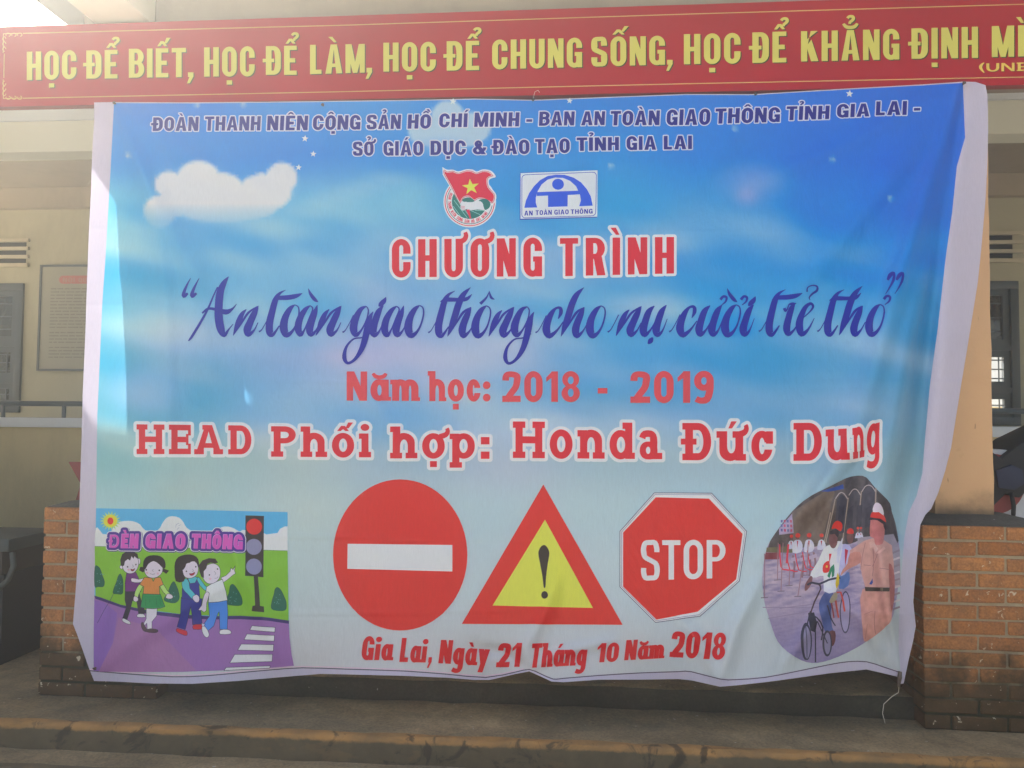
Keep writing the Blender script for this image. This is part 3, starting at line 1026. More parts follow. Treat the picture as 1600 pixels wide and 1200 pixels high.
        if slab:
            A(ribbon([(s * .35, xh * .74, s * .9), (w * .2, xh - t * .5, t), (w * .5, xh - t * .45, t), (w - s * 1.15, xh * .74, s), (w - s * 1.15, xh * .3, s), (w - s * 1.15, 0.05, s)], 1, 3))
            A(rr(0, -.01, w - s * .6, xh * .62, w * .35, .22, 7)); S(rr(s * .85, t * .75, w - s * 1.6, xh * .62 - t * .75, .2, .1, 6)); A(rect(w - s * 1.65, 0, w + s * .05, sh))
        else:
            A(rr(0, -.015, w - s * .2, xh + .015, w / 2, xh / 2, 8)); S(rr(s * .95, t * .9, w - s, xh - t * .9, w / 2, .22, 7)); A(rect(w - s, 0, w, xh)); A(rect(w - s, 0, w + s * .3, t * .7))
    elif ch in 'nhm':
        top = 1.0 if ch == 'h' else xh
        arches = 2 if ch == 'm' else 1
        aw = w if arches == 1 else w * .56
        stem(0, 0, top, hright=False)
        if not slab: A(rect(-s * .25, top - t * .8, s * .3, top))
        for k in range(arches):
            x = k * (aw - s)
            A(rr(x, .1, x + aw, xh + .015, aw * .5, .30, 7, (0, 0, 1, 1))); S(rr(x + s, -.1, x + aw - s, xh - t, aw * .4, .2, 6, (0, 0, 1, 1)))
            A(rect(x, 0, x + s, .3 if k else .12)); A(rect(x + aw - s, 0, x + aw, .3))
            if slab: A(rect(x + aw - s - se * .8, 0, x + aw + se, sh))
            elif k == arches - 1: A(rect(x + aw - s, 0, x + aw + s * .22, t * .65))
        A(rect(0, 0, s, xh * .8))
        if slab: A(rect(-se, 0, s + se * .8, sh))
        w = aw if arches == 1 else 2 * aw - s
    elif ch == 'u':
        A(rr(0, -.015, w - s * .3, xh, w * .45, .28, 7, (1, 1, 0, 0))); S(rr(s, t, w - s, xh + .2, w * .4, .2, 6, (1, 1, 0, 0))); A(rect(w - s, 0, w, xh))
        if slab: A(rect(-se, xh - sh, s * .6, xh)); A(rect(w - s - se, xh - sh, w - s * .4, xh)); A(rect(w - s * .5, 0, w + se, sh))
    elif ch in 'iı':
        stem(0, 0, xh, hright=False)
        if ch == 'i': A(circ(s / 2, xh + .20, s * .62, .115, 16))
        w = s
    elif ch == 'p':
        stem(0, -.30, xh, hright=False); A(rr(s * .1, -.015, w, xh + .015, w * .48, xh / 2, 8)); S(rr(s, t * .9, w - s, xh - t * .9, w * .3, .22, 7)); A(rect(0, 0, s, xh))
    elif ch == 'd':
        A(rr(0, -.015, w - s * .1, xh + .015, w * .48, xh / 2, 8)); S(rr(s, t * .9, w - s, xh - t * .9, w * .3, .22, 7)); A(rect(w - s, 0, w, 1))
        if slab: A(rect(w - s - se, 1 - sh, w - s * .4, 1)); A(rect(w - s * .5, 0, w + se, sh))
    elif ch == 'g':
        A(rr(0, -.015, w, xh + .015, w / 2, xh / 2, 8)); S(rr(s, t * .9, w - s, xh - t * .9, w / 2, .22, 7))
        A(rect(w - s, -.1, w, xh)); A(ribbon([(w - s * .5, .02, s), (w - s * .55, -.14, s), (w * .6, -.26, t), (w * .3, -.27, t), (w * .05, -.22, t)], 1, 3))
    elif ch == 'y':
        A([(0, xh), (s * 1.1, xh), (w * .5 + s * .5, 0.02), (w * .5 - s * .45, .0)]); A([(w, xh), (w - s * 1.05, xh), (w * .12, -.28), (w * .12 + s * 1.0, -.28)])
    elif ch == ',':
        A([(s * .15, t * 1.15), (s * 1.1, t * 1.15), (s * 1.1, .02), (s * .45, -.22), (s * -.02, -.22), (s * .4, .0), (s * .15, 0)]); w = s
    elif ch == ':':
        for y in (0, xh * .58):
            A(rect(0, y, s, y + t * 1.2) if slab else circ(s / 2, y + t * .65, s * .6, t * .7, 14))
        w = s
    elif ch == '-': A(rect(0, .36, w, .36 + t * 1.05))
    elif ch == '(': A(ribbon([(s * 1.4, 1.1, s * .4), (s * .4, .8, s), (s * .3, .4, s), (s * 1.4, -.12, s * .4)], 1, 3)); w = s * 1.4
    elif ch == ')': A(ribbon([(0, 1.1, s * .4), (s, .8, s), (s * 1.1, .4, s), (0, -.12, s * .4)], 1, 3)); w = s * 1.4
    return w, G


DEC = {'Ọ': 'O.', 'Ể': 'E^?', 'Ế': "E^'", 'À': 'A`', 'Ố': "O^'", 'Ẳ': 'A~?', 'Ị': 'I.', 'Ì': 'I`', 'Ê': 'E^', 'Ộ': 'O^.', 'Ả': 'A?', 'Ồ': 'O^`', 'Í': "I'", 'Ô': 'O^', 'Ỉ': 'I?',
       'Ở': 'O+?', 'Á': "A'", 'Ụ': 'U.', 'Ạ': 'A.', 'Ư': 'U+', 'Ơ': 'O+', 'ă': 'a~', 'ọ': 'o.', 'ố': "o^'", 'ợ': 'o+.', 'ứ': "u+'", 'à': 'a`', 'á': "a'", 'È': 'E`', 'ê': 'e^', 'Ă': 'A~'}


def marks(code, w, s, t, top, sc_=1.0):
    G = []; cx = w / 2; m = s * .62 * sc_; y = top + .075
    wide = min(w * .78, .40) * (1.0 if w > s * 1.5 else 1.25)
    if w <= s * 1.3: wide = s * 1.9
    for c in code:
        if c == '.': G.append((1, rect(cx - s * .48, -.28, cx + s * .48, -.28 + t * 1.0)))
        elif c == '^':
            h = .17
            G.append((1, np.array([(cx - wide / 2, y), (cx - m * .45, y + h), (cx + m * .45, y + h), (cx + wide / 2, y), (cx + wide / 2 - m * .8, y - .0), (cx, y + h - m * .75), (cx - wide / 2 + m * .8, y)])))
            y += h * .55; cx2 = cx + wide * .42; cx = cx2; continue
        elif c == '~':
            G.append((1, ribbon([(cx - wide / 2, y + .14, m * .7), (cx - wide * .3, y + .04, m), (cx, y + .01, m), (cx + wide * .3, y + .04, m), (cx + wide / 2, y + .14, m * .7)], 1, 3)))
            y += .13
        elif c == '`': G.append((1, np.array([(cx - wide * .42, y + .19), (cx - wide * .42 + m * 1.15, y + .19), (cx + wide * .22, y), (cx + wide * .22 - m * .75, y)])))
        elif c == "'": G.append((1, np.array([(cx + wide * .42, y + .19), (cx + wide * .42 - m * 1.15, y + .19), (cx - wide * .22, y), (cx - wide * .22 + m * .75, y)])))
        elif c == '?':
            G.append((1, ribbon([(cx - .085, y + .19, m * .75), (cx - .03, y + .245, m * .8), (cx + .06, y + .24, m * .85), (cx + .085, y + .17, m * .85), (cx + .04, y + .10, m * .8), (cx - .01, y + .06, m * .75), (cx - .02, y + .0, m * .7)], 1, 3)))
        elif c == '+':
            G.append((1, ribbon([(w - s * .7, top - .10, s * .75), (w + s * .15, top - .03, s * .7), (w + s * .42, top + .08, s * .62), (w + s * .30, top + .17, s * .5)], 1, 3)))
    return G


WID = {'I': 0, 'M': 1.28, 'E': .86, 'L': .80, 'T': .95, 'A': 1.12, 'N': 1.02, 'm': 1.5, 'K': 1.05, 'B': 1, 'P': .95, 'a': .92, 'c': .82, 'n': .92, 'h': .92, 'u': .92, 'o': .95, 'g': .9, 'y': .95, 'p': .95, 'd': .95, '-': .55, '&': 1.15, '1': .8, 'D': 1, 'Đ': 1}


def word(txt, w, s, t, slab=False, gap=.09, xh=.72):
    x, out = 0.0, []
    for ch in txt:
        if ch == ' ': x += w * .6; continue
        base, code = ch, ''
        if ch in DEC: base, code = DEC[ch][0], DEC[ch][1:]
        if base == 'i' and code: base = 'ı'
        ww = w * WID.get(base, 1)
        if slab and base in 'HAE': ww *= 1.12
        a, G = letter(base, ww, s, t, slab, xh)
        top = 1.0 if (base.isupper() or base in 'dhl') else xh
        G = G + marks(code, a, s, t, top)
        xo = x
        if slab and base in 'HEPDĐnhipru': xo += s * .36
        for sg, P in G: out.append((sg, P + [xo, 0]))
        x = xo + a + gap
        if slab and base in 'HhnuiAd': x += s * .36
    return x - gap, out


def place(txt, x0, x1, yb0, yb1, yt0, yt1, w=.5, s=.17, t=.16, slab=False, gap=.09, xh=.72, shear=0.0):
    """fit a word between x0..x1 (sheet px), with base line yb0->yb1 and cap line yt0->yt1; returns boundary loops"""
    W, G = word(txt, w, s, t, slab, gap, xh)
    mn = 0.0; mx = W
    res = []
    for sg, P in G:
        u = (P[:, 0] - mn) / (mx - mn)
        h = (yb0 - yt0) + ((yb1 - yt1) - (yb0 - yt0)) * u
        X = x0 + (x1 - x0) * u + shear * P[:, 1] * h
        Y = (yb0 + (yb1 - yb0) * u) - P[:, 1] * h
        res.append((sg, np.stack([X, Y], 1)))
    return union(res)

# ================================================================== the two sheets
def ink(c):
    """photographed sRGB value of a print under this soft light -> pigment reflectance"""
    l = s2l(c) * np.array([1.36, 1.36, 1.5])
    g = l.mean(-1, keepdims=True)
    return np.clip(g + (l - g) * 1.07 - 0.016, 0.008, 0.86)


def plane_map(Y0, k=0.0, zt=2.95, g=None):
    def f(V):
        d = ray(V[:, 0], V[:, 1])
        gg = g(V[:, 0], V[:, 1]) if g else 0.0
        # Y = Y0 - (zt - Z) k - g ,  Y = t dy ,  Z = 1.5 + t dz
        t = (Y0 - gg - (zt - EYE[2]) * k) / (d[:, 1] - k * d[:, 2])
        return EYE[None] + d * t[:, None]
    return f


def seg_d(x, y, pts):
    """distance to a polyline, signed side, and 0..1 position along it"""
    best = np.full(x.shape, 1e9); side = np.zeros(x.shape); pos = np.zeros(x.shape)
    P = np.asarray(pts, float); L = np.hypot(*np.diff(P, axis=0).T); cum = np.concatenate([[0], np.cumsum(L)])
    for i in range(len(P) - 1):
        a, b = P[i], P[i + 1]; d = b - a; l2 = d @ d
        t = np.clip(((x - a[0]) * d[0] + (y - a[1]) * d[1]) / l2, 0, 1)
        qx, qy = x - a[0] - t * d[0], y - a[1] - t * d[1]
        r = np.hypot(qx, qy); m = r < best
        best = np.where(m, r, best)
        side = np.where(m, np.sign(d[0] * (y - a[1]) - d[1] * (x - a[0])), side)
        pos = np.where(m, (cum[i] + t * L[i]) / cum[-1], pos)
    return best, side, pos


RIDGES = [  # polyline, half width px, height m, taper
    ([(1502, 130), (1455, 270), (1408, 430), (1372, 560), (1335, 690), (1290, 780)], 26, 0.0360, 1),
    ([(1504, 140), (1490, 260), (1462, 400), (1446, 540), (1432, 700), (1402, 830)], 20, -0.0340, 1),
    ([(1506, 200), (1470, 360), (1425, 520), (1400, 640), (1372, 800), (1380, 960)], 24, 0.0300, 1),
    ([(1500, 132), (1380, 290), (1270, 430), (1180, 520)], 22, 0.0133, 0),
    ([(1498, 132), (1330, 220), (1130, 300)], 16, 0.0095, 0),
    ([(1408, 1060), (1385, 930), (1370, 820)], 10, 0.0228, 0),
    ([(1408, 1060), (1340, 960), (1260, 900)], 14, 0.0133, 0),
    ([(1125, 1070), (1150, 980), (1190, 900)], 14, 0.0190, 0),
    ([(1125, 1070), (1090, 1000), (1060, 960)], 12, 0.0114, 0),
    ([(1225, 1040), (1290, 950), (1330, 860)], 12, 0.0133, 0),
    ([(826, 1046), (822, 1010), (850, 960), (870, 900)], 13, 0.0152, 0),
    ([(826, 1046), (790, 1020), (735, 1010)], 9, -0.0114, 0),
    ([(826, 1046), (880, 1018), (960, 1000)], 9, 0.0095, 0),
    ([(182, 162), (230, 290), (300, 420), (330, 560)], 18, 0.0133, 0),
    ([(180, 162), (280, 240), (420, 300)], 16, 0.0095, 0),
    ([(182, 170), (236, 300), (258, 430), (262, 620), (262, 760)], 14, 0.0095, 1),
    ([(146, 1046), (170, 930), (215, 860)], 12, 0.0095, 0),
    ([(146, 1046), (320, 930), (450, 880)], 16, 0.0076, 0),
    ([(352, 830), (395, 930), (445, 1046)], 16, 0.0133, 0),
    ([(505, 157), (500, 260), (520, 380)], 22, 0.0076, 0),
    ([(833, 156), (800, 260), (740, 380)], 24, 0.0095, 0),
    ([(833, 156), (900, 280), (960, 380)], 22, 0.0076, 0),
    ([(1180, 144), (1120, 250), (1040, 330)], 22, 0.0095, 0),
    ([(560, 600), (610, 660), (640, 740)], 16, 0.0114, 0),
    ([(1320, 700), (1270, 780), (1180, 880)], 12, 0.0114, 0),
    ([(1390, 650), (1310, 760), (1240, 860)], 10, -0.0095, 0),
]
CREASES = [(478, 4.2, .0010), (597, 4.2, .0011), (715, 4.0, .0007), (841, 3.8, .0011), (848, 3.5, -.0007), (957, 3.8, .0011), (964, 3.5, -.0006), (360, 4.0, .0006)]


def folds(x, y):
    g = np.zeros(x.shape)
    for pts, w, a, tp in RIDGES:
        d, s, p = seg_d(x, y, pts)
        env = np.sin(np.clip(p, 0, 1) * np.pi * .92 + .12) ** .7 if tp == 0 else np.minimum(1, .25 + 1.6 * p)
        wd = w * (.45 + .8 * (p if tp else .6))
        g += 1.6 * a * env * np.exp(-(d / wd) ** 2)
    for cy, w, a in CREASES:
        yy = cy + 2.0 * np.sin(x / 83.0 + cy) + (x - 800) * .004
        env = .45 + .55 * np.sin(x / 140.0 + cy * .7)
        g += 2.2 * a * np.clip(env, 0, 1) * np.exp(-((y - yy) / w) ** 2)
    # left edge swings back round the pillar
    xc = 178 + (y - 262) * 35.0 / 378.0
    e = 1 / (1 + np.exp(-(y - 205) / 14.0)) * 1 / (1 + np.exp((y - 690) / 26.0))
    u = xc - x
    g -= e * .0001 * 5 * np.log1p(np.exp(np.clip(u / 5.0, -30, 30)))
    sm1 = np.clip((y - 230) / 390.0, 0, 1); sm2 = np.clip((y - 740) / 250.0, 0, 1)
    g += .078 * sm1 * sm1 * (3 - 2 * sm1) * (1 - sm2 * sm2 * (3 - 2 * sm2)) * np.exp(-((x - 190) / 150.0) ** 2)
    # right border curls
    xr = np.interp(y, [130, 215, 260, 330, 400, 515, 602, 690, 740, 800, 900, 1050], [1505, 1508, 1495, 1488, 1478, 1465, 1453, 1445, 1441, 1418, 1408, 1404])
    u = x - xr
    g -= .0006 * np.clip(u, 0, 200) * np.interp(y, [130, 300, 800, 1060], [.3, 1, 1.2, .4])
    # slow billow
    g += .010 * np.sin(x / 210.0 + 1.0) * np.sin(np.clip((y - 160) / 890.0, 0, 1) * np.pi)
    g += .0035 * np.sin(x / 61.0 + y / 160.0) * np.sin(y / 97.0 + .6)
    g += .002 * np.sin(x / 29.0 - y / 71.0) * np.clip((y - 300) / 500.0, 0, 1)
    g += .0009 * np.sin(x / 13.0 + np.sin(y / 60.0) * 2.5) * (.3 + .7 * np.clip((y - 500) / 500.0, 0, 1))
    # bottom hem waves
    hem = np.clip((y - 960) / 90.0, 0, 1.3) ** 2
    g += .018 * hem * np.sin(x / 47.0 + 1.3)
    return g


bmap = plane_map(3.283, .0633, 2.95, folds)
smap = plane_map(3.298)

OUT = [(147, 160), (180, 159.5), (300, 160), (420, 159), (530, 157.5), (650, 156), (742, 154), (833, 156), (960, 151), (1070, 147), (1178, 147), (1330, 138), (1440, 132), (1505, 127.5),
       (1524, 128), (1540, 133), (1543, 150), (1544, 200), (1543, 250), (1540, 310), (1534, 380), (1528, 440), (1520, 490), (1512, 540), (1502, 600), (1494, 650), (1486, 700), (1477, 735), (1466, 770), (1455, 795), (1446, 804),
       (1438, 820), (1434, 860), (1430, 900), (1427, 940), (1429, 960), (1431, 978), (1427, 1000), (1420, 1030), (1412, 1068), (1403, 1069), (1405, 1058), (1380, 1052), (1354, 1046), (1325, 1049), (1296, 1052),
       (1240, 1060), (1195, 1066), (1150, 1071), (1125, 1073), (1080, 1063), (1060, 1061), (1000, 1062), (935, 1062), (880, 1066), (862, 1065), (845, 1057), (827, 1049), (806, 1053), (765, 1062.5), (740, 1062.5), (699, 1059), (631, 1056),
       (530, 1053.5), (500, 1053), (440, 1058), (371, 1064), (300, 1068.5), (240, 1068), (180, 1065), (147, 1064), (139, 1044), (130, 1018), (120, 990), (114, 975), (118, 925), (121, 880), (123, 830), (125, 760),
       (127, 700), (129, 620), (133, 530), (136, 440), (139, 360), (142, 300), (144, 240), (147, 190)]
PRN = [(178, 161), (300, 161.5), (420, 160.5), (530, 159), (650, 157.5), (742, 155.5), (833, 157.5), (960, 152.5), (1070, 148.5), (1178, 148.5), (1330, 139.5), (1440, 133.5), (1504.5, 129.5),
       (1508, 215), (1495, 260), (1488, 330), (1478, 400), (1465, 515), (1453, 602), (1445, 690), (1441, 740), (1432, 775), (1420, 800), (1413, 840), (1408, 900), (1405, 960), (1404, 1010), (1407, 1049),
       (1380, 1041), (1354, 1033), (1325, 1033), (1296, 1037.5), (1240, 1049), (1195, 1057.5), (1150, 1061), (1125, 1060), (1080, 1048.5), (1060, 1048.5), (1000, 1050.5), (935, 1054.5), (880, 1059), (864, 1060), (845, 1052), (827, 1045),
       (806, 1049), (759, 1057.5), (699, 1052.5), (631, 1047.5), (540, 1044.5), (472, 1042.5), (420, 1046), (371, 1050.5), (320, 1055), (270, 1056.5), (200, 1053.5), (145, 1049.5),
       (146, 1020), (148, 900), (150, 795), (152, 650), (156, 560), (160, 470), (165, 400), (169, 330), (173, 260), (176, 200)]
CX = np.array([160, 300, 450, 600, 800, 950, 1100, 1300, 1450.])
CY = np.array([160, 240, 320, 400, 480, 560, 640, 720, 800, 900, 1040.])
CG = np.array([
    [(60, 125, 205), (55, 120, 205), (62, 132, 212), (62, 134, 210), (50, 122, 205), (50, 120, 205), (48, 115, 203), (45, 105, 200), (40, 98, 192)],
    [(70, 135, 212), (62, 130, 212), (60, 125, 212), (60, 130, 215), (60, 132, 217), (55, 130, 217), (45, 118, 212), (35, 105, 207), (35, 98, 190)],
    [(88, 165, 215), (85, 150, 215), (105, 165, 215), (90, 158, 222), (65, 142, 218), (62, 145, 218), (72, 140, 212), (45, 120, 210), (30, 105, 190)],
    [(95, 172, 205), (80, 160, 202), (90, 162, 208), (110, 168, 218), (115, 168, 220), (105, 160, 215), (72, 148, 215), (55, 138, 215), (45, 125, 200)],
    [(100, 175, 200), (105, 172, 202), (120, 178, 212), (140, 175, 218), (118, 172, 218), (92, 165, 220), (62, 150, 215), (75, 155, 210), (60, 138, 190)],
    [(105, 172, 195), (135, 175, 200), (160, 178, 208), (168, 176, 215), (158, 180, 215), (105, 165, 210), (95, 160, 205), (100, 160, 200), (85, 145, 185)],
    [(110, 170, 188), (110, 170, 198), (150, 183, 213), (125, 172, 210), (145, 183, 210), (120, 168, 200), (120, 168, 205), (118, 166, 200), (98, 148, 178)],
    [(122, 172, 180), (138, 178, 185), (150, 180, 188), (142, 175, 195), (158, 180, 200), (148, 180, 195), (145, 178, 195), (128, 165, 188), (112, 152, 172)],
    [(140, 176, 180), (148, 180, 180), (162, 186, 186), (155, 182, 186), (160, 185, 190), (160, 186, 190), (155, 186, 195), (150, 180, 185), (125, 160, 175)],
    [(150, 180, 180), (155, 180, 180), (165, 185, 185), (165, 185, 187), (166, 186, 190), (170, 190, 195), (170, 190, 195), (170, 186, 186), (155, 168, 172)],
    [(170, 178, 178), (172, 178, 178), (176, 180, 180), (176, 180, 180), (176, 180, 180), (174, 180, 180), (172, 182, 184), (166, 176, 176), (155, 164, 168)]], float)
CG[:3, :, 1] += 6
CG[3:8, :, 0] += 5
CG[3:8, :, 2] -= 7
CG[7:, :, 0] += 9
CG[7:, :, 1] += 6
CG[8:] += 8  # lower rows lightened, the stronger light down there put into the inks


def vnoise(x, y, seed):
    r = np.random.default_rng(seed).random((64, 64))
    xi, yi = np.floor(x).astype(int), np.floor(y).astype(int)
    fx, fy = x - xi, y - yi
    fx = fx * fx * (3 - 2 * fx); fy = fy * fy * (3 - 2 * fy)
    a, b = r[yi % 64, xi % 64], r[yi % 64, (xi + 1) % 64]
    c, d = r[(yi + 1) % 64, xi % 64], r[(yi + 1) % 64, (xi + 1) % 64]
    return (a * (1 - fx) + b * fx) * (1 - fy) + (c * (1 - fx) + d * fx) * fy


def skyprint(V):
    x, y = V[:, 0], V[:, 1]
    i = np.clip(np.searchsorted(CX, x) - 1, 0, len(CX) - 2); j = np.clip(np.searchsorted(CY, y) - 1, 0, len(CY) - 2)
    u = np.clip((x - CX[i]) / (CX[i + 1] - CX[i]), 0, 1)[:, None]; v = np.clip((y - CY[j]) / (CY[j + 1] - CY[j]), 0, 1)[:, None]
    u = u * u * (3 - 2 * u); v = v * v * (3 - 2 * v)
    c = (CG[j, i] * (1 - u) + CG[j, i + 1] * u) * (1 - v) + (CG[j + 1, i] * (1 - u) + CG[j + 1, i + 1] * u) * v
    # wispy streaks
    w = vnoise((x + y * 1.6) / 260.0 + 3, (y - x * .35) / 62.0 + 5, 3) * .6 + vnoise((x + y) / 110.0, (y - x * .3) / 33.0, 4) * .4
    amt = np.clip((y - 240) / 150.0, 0, 1) * np.clip((760 - y) / 160.0, 0, 1)
    w = np.clip((w - .5) * 3.2, -1, 1) * amt
    c = c + w[:, None] * np.where(w[:, None] > 0, np.array([52, 26, 10]), np.array([34, 12, 3]))

    def cloud(blobs, soft, col, k, fade=None):
        nonlocal c
        m = np.zeros(len(x))
        for bx, by, r, ry in blobs:
            d = np.hypot((x - bx) / r, (y - by) / ry)
            m = np.maximum(m, np.clip((1 - d) / soft + .0, 0, 1))
        m = m * m * (3 - 2 * m) * k
        if fade: m = m * np.clip((fade[1] - y) / (fade[1] - fade[0]), .25, 1)
        c = c * (1 - m[:, None]) + np.array(col) * m[:, None]
    halo = [(250, 330, 36, 36), (264, 287, 32, 30), (315, 285, 52, 44), (350, 310, 60, 46), (400, 305, 52, 38), (440, 288, 40, 36), (330, 335, 80, 22)]
    cloud(halo, .9, (140, 185, 220), .55)
    hard = [(250, 330, 28, 28), (264, 288, 25, 23), (310, 285, 40, 38), (345, 300, 42, 34), (345, 325, 75, 26), (400, 305, 34, 34), (408, 292, 22, 24), (440, 278, 27, 27), (425, 300, 34, 30), (275, 318, 34, 22), (390, 322, 50, 22)]
    cloud(hard, .2, (208, 208, 234), .95, (318, 356))
    cloud([(700, 185, 30, 32), (668, 205, 34, 26), (735, 200, 36, 28), (700, 215, 62, 20)], .22, (180, 198, 232), .85)
    cloud([(690, 230, 70, 22)], .9, (120, 165, 222), .6)
    cloud([(1180, 285, 85, 48), (1168, 300, 42, 34)], 1.0, (150, 160, 215), .55)
    cloud([(1168, 305, 34, 26)], 1.0, (165, 160, 205), .3)
    cloud([(640, 300, 60, 40)], 1.0, (125, 185, 225), .5)
    for bx, by in ((200, 243), (1301, 249), (1391, 310), (955, 259), (665, 178), (308, 164), (380, 163), (1148, 201)):
        cloud([(bx, by, 6, 7)], .9, (176, 196, 240), .75)
    for a in ((330, 520, 170, 62), (570, 600, 150, 52), (900, 395, 150, 38), (720, 560, 170, 48), (1000, 480, 120, 36), (230, 610, 90, 60)):
        cloud([a], 1.0, (178, 190, 222), .5)
    cloud([(480 + k * 24, 330 - k * 10, 60, 20) for k in range(6)], 1.0, (150, 190, 226), .4)
    # warm-pale lower clouds
    cloud([(480, 800, 130, 90), (300, 760, 90, 50)], 1.0, (185, 195, 180), .35)
    return ink(np.clip(c, 0, 255))


banner = thing('printed_banner', 'large sky-blue printed vinyl banner with road signs and red lettering, tied between two brick piers', 'banner')
P_ = Print()
P_.poly(OUT, (184, 179, 187))
P_.poly(PRN, skyprint)
edge = [(140, 1048), (200, 1053), (270, 1057.5), (320, 1056), (371, 1051.5), (420, 1047), (472, 1043.5), (540, 1045.5), (631, 1048.5), (699, 1053.5), (759, 1058.5), (806, 1050), (827, 1046), (845, 1053), (864, 1061), (880, 1060), (935, 1055.5), (1000, 1051.5),
        (1060, 1049.5), (1080, 1049.5), (1125, 1061), (1150, 1062), (1195, 1058.5), (1240, 1050), (1296, 1038.5), (1325, 1034), (1354, 1034), (1380, 1042), (1407, 1051)]
P_.line([(x, y) for x, y in smooth(edge, 2, False)], 1.5, (70, 55, 75))
P_.line([(x, y - 2.2) for x, y in smooth(edge, 2, False)[:24]], 1.6, (215, 185, 190))
sheet = link('sheet', P_.mesh('sheet', bmap, 0.0, M['vinyl'], 5.0, 4.6), banner)


def part(name, pr, label=None, mapper=bmap, lift=.003, parent=None, mat=None, grid=6.0):
    o = link(name, pr.mesh(name, mapper, lift, mat or M['vinyl'], 6.0, grid), parent or banner)
    if label: o['label'] = label
    return o


NAVY, LAV, RED, WHT = (40, 42, 118), (196, 198, 222), (226, 58, 62), (222, 210, 216)


def text_line(name, label, words, fill, halo=None, hr=0, **kw):
    p = Print(); F = []
    for wd in words:
        k = dict(kw); k.update(wd[7] if len(wd) > 7 else {})
        F.append(place(wd[0], *wd[1:7], **k))
    if halo is not None:
        for L in F: p.add(grow(L, hr), halo)
    for L in F: p.add(L, fill)
    return part(name, p, label)


text_line('organiser_lettering', 'first line of dark blue capitals with pale outline', [
    ('ĐOÀN', 239, 310, 205.3, 205, 184, 183), ('THANH', 320, 407, 204.8, 204.3, 182.5, 182), ('NIÊN', 417.5, 481, 204.3, 204, 181.5, 181), ('CỘNG', 489, 563, 203.6, 202.8, 181, 180.3),
    ('SẢN', 573, 626, 202.6, 202, 180, 179.8), ('HỒ', 637, 673, 201.6, 201.2, 179.5, 179), ('CHÍ', 686, 730, 199.5, 199, 178, 177.5), ('MINH', 741, 811, 198.8, 198, 176.5, 176),
    ('-', 822, 831, 198, 198, 178, 178), ('BAN', 842, 897, 197, 196.5, 175, 174.5), ('AN', 908, 944.5, 196.3, 196, 174.5, 174.3), ('TOÀN', 953.5, 1030, 196.5, 196, 174, 173),
    ('GIAO', 1041, 1109, 196.2, 195.4, 172, 170.5), ('THÔNG', 1117, 1218, 194, 191, 170.3, 168), ('TỈNH', 1228, 1295, 188.5, 186.5, 166.8, 165.5), ('GIA', 1307, 1358, 184.5, 182.5, 163.5, 162), ('LAI', 1368, 1416, 181, 180, 159, 158.5),
    ('-', 1427, 1437, 181, 180.5, 160, 160)], NAVY, LAV, 1.7, w=.60, s=.215, t=.19, gap=.10, shear=.05)
text_line('organiser_lettering', 'second line of dark blue capitals with pale outline', [
    ('SỞ', 552, 584, 243.7, 243.5, 222, 221.6), ('GIÁO', 599.5, 661.5, 243.6, 243.2, 221.2, 220.8), ('DỤC', 673, 728, 242.6, 242.2, 220.4, 220), ('&', 739, 759, 241.5, 241.3, 220, 220), ('ĐÀO', 771, 827, 241.3, 241, 219, 218.7),
    ('TẠO', 836, 890, 240, 239.3, 217.8, 217), ('TỈNH', 901, 967, 236.5, 235.2, 215.5, 214.6), ('GIA', 979, 1025, 235, 234.4, 213.5, 213), ('LAI', 1037, 1081, 234, 233.4, 212.8, 212.4)],
    NAVY, LAV, 1.7, w=.60, s=.215, t=.19, gap=.10)
text_line('programme_lettering', 'tall red capitals with white outline reading CHUONG TRINH', [
    ('CHƯƠNG', 612.5, 847, 433.5, 432, 374.5, 372), ('TRÌNH', 875, 1053, 432, 427.5, 372.5, 370.5)], RED, WHT, 4.2, w=.47, s=.185, t=.15, gap=.19)
text_line('school_year_lettering', 'red line with the school year, its sheen put into a lighter ink', [  # red lightened to stand for sheen on the sheet
    ('Năm', 542, 654, 626, 626.5, 580.5, 581, dict(gap=.10)), ('học', 671, 751, 626.8, 627, 580, 580.5, dict(gap=.10)), (':', 755.5, 765.5, 627, 627, 581, 581), ('2018', 785, 906, 628, 628, 580.5, 580.5),
    ('-', 934, 949, 630, 630, 588, 588), ('2019', 985, 1115, 629.5, 629.5, 580.5, 580)], (222, 82, 82), w=.60, s=.215, t=.19, gap=.12, xh=.72)
text_line('sponsor_lettering', 'red slab lettering with broad white outline', [
    ('HEAD', 214, 393, 709.5, 710, 663, 665), ('Phối', 424, 580, 713.5, 714.5, 666, 667), ('hợp', 610, 742, 716, 716, 666.5, 667), (':', 751.5, 765, 717, 717, 667, 667), ('Honda', 801.5, 1034, 715.6, 717.5, 658.5, 661), ('Đức', 1066, 1207, 719, 720, 661, 661),
    ('D', 1239.5, 1284, 720, 720, 661, 660.5), ('u', 1290, 1327, 719.5, 718, 658, 656), ('n', 1332, 1350, 717, 714, 656, 652), ('g', 1353.5, 1374, 711, 708, 652, 646)],
    RED, WHT, 5.0, w=.78, s=.235, t=.19, slab=True, gap=.16, xh=.78)
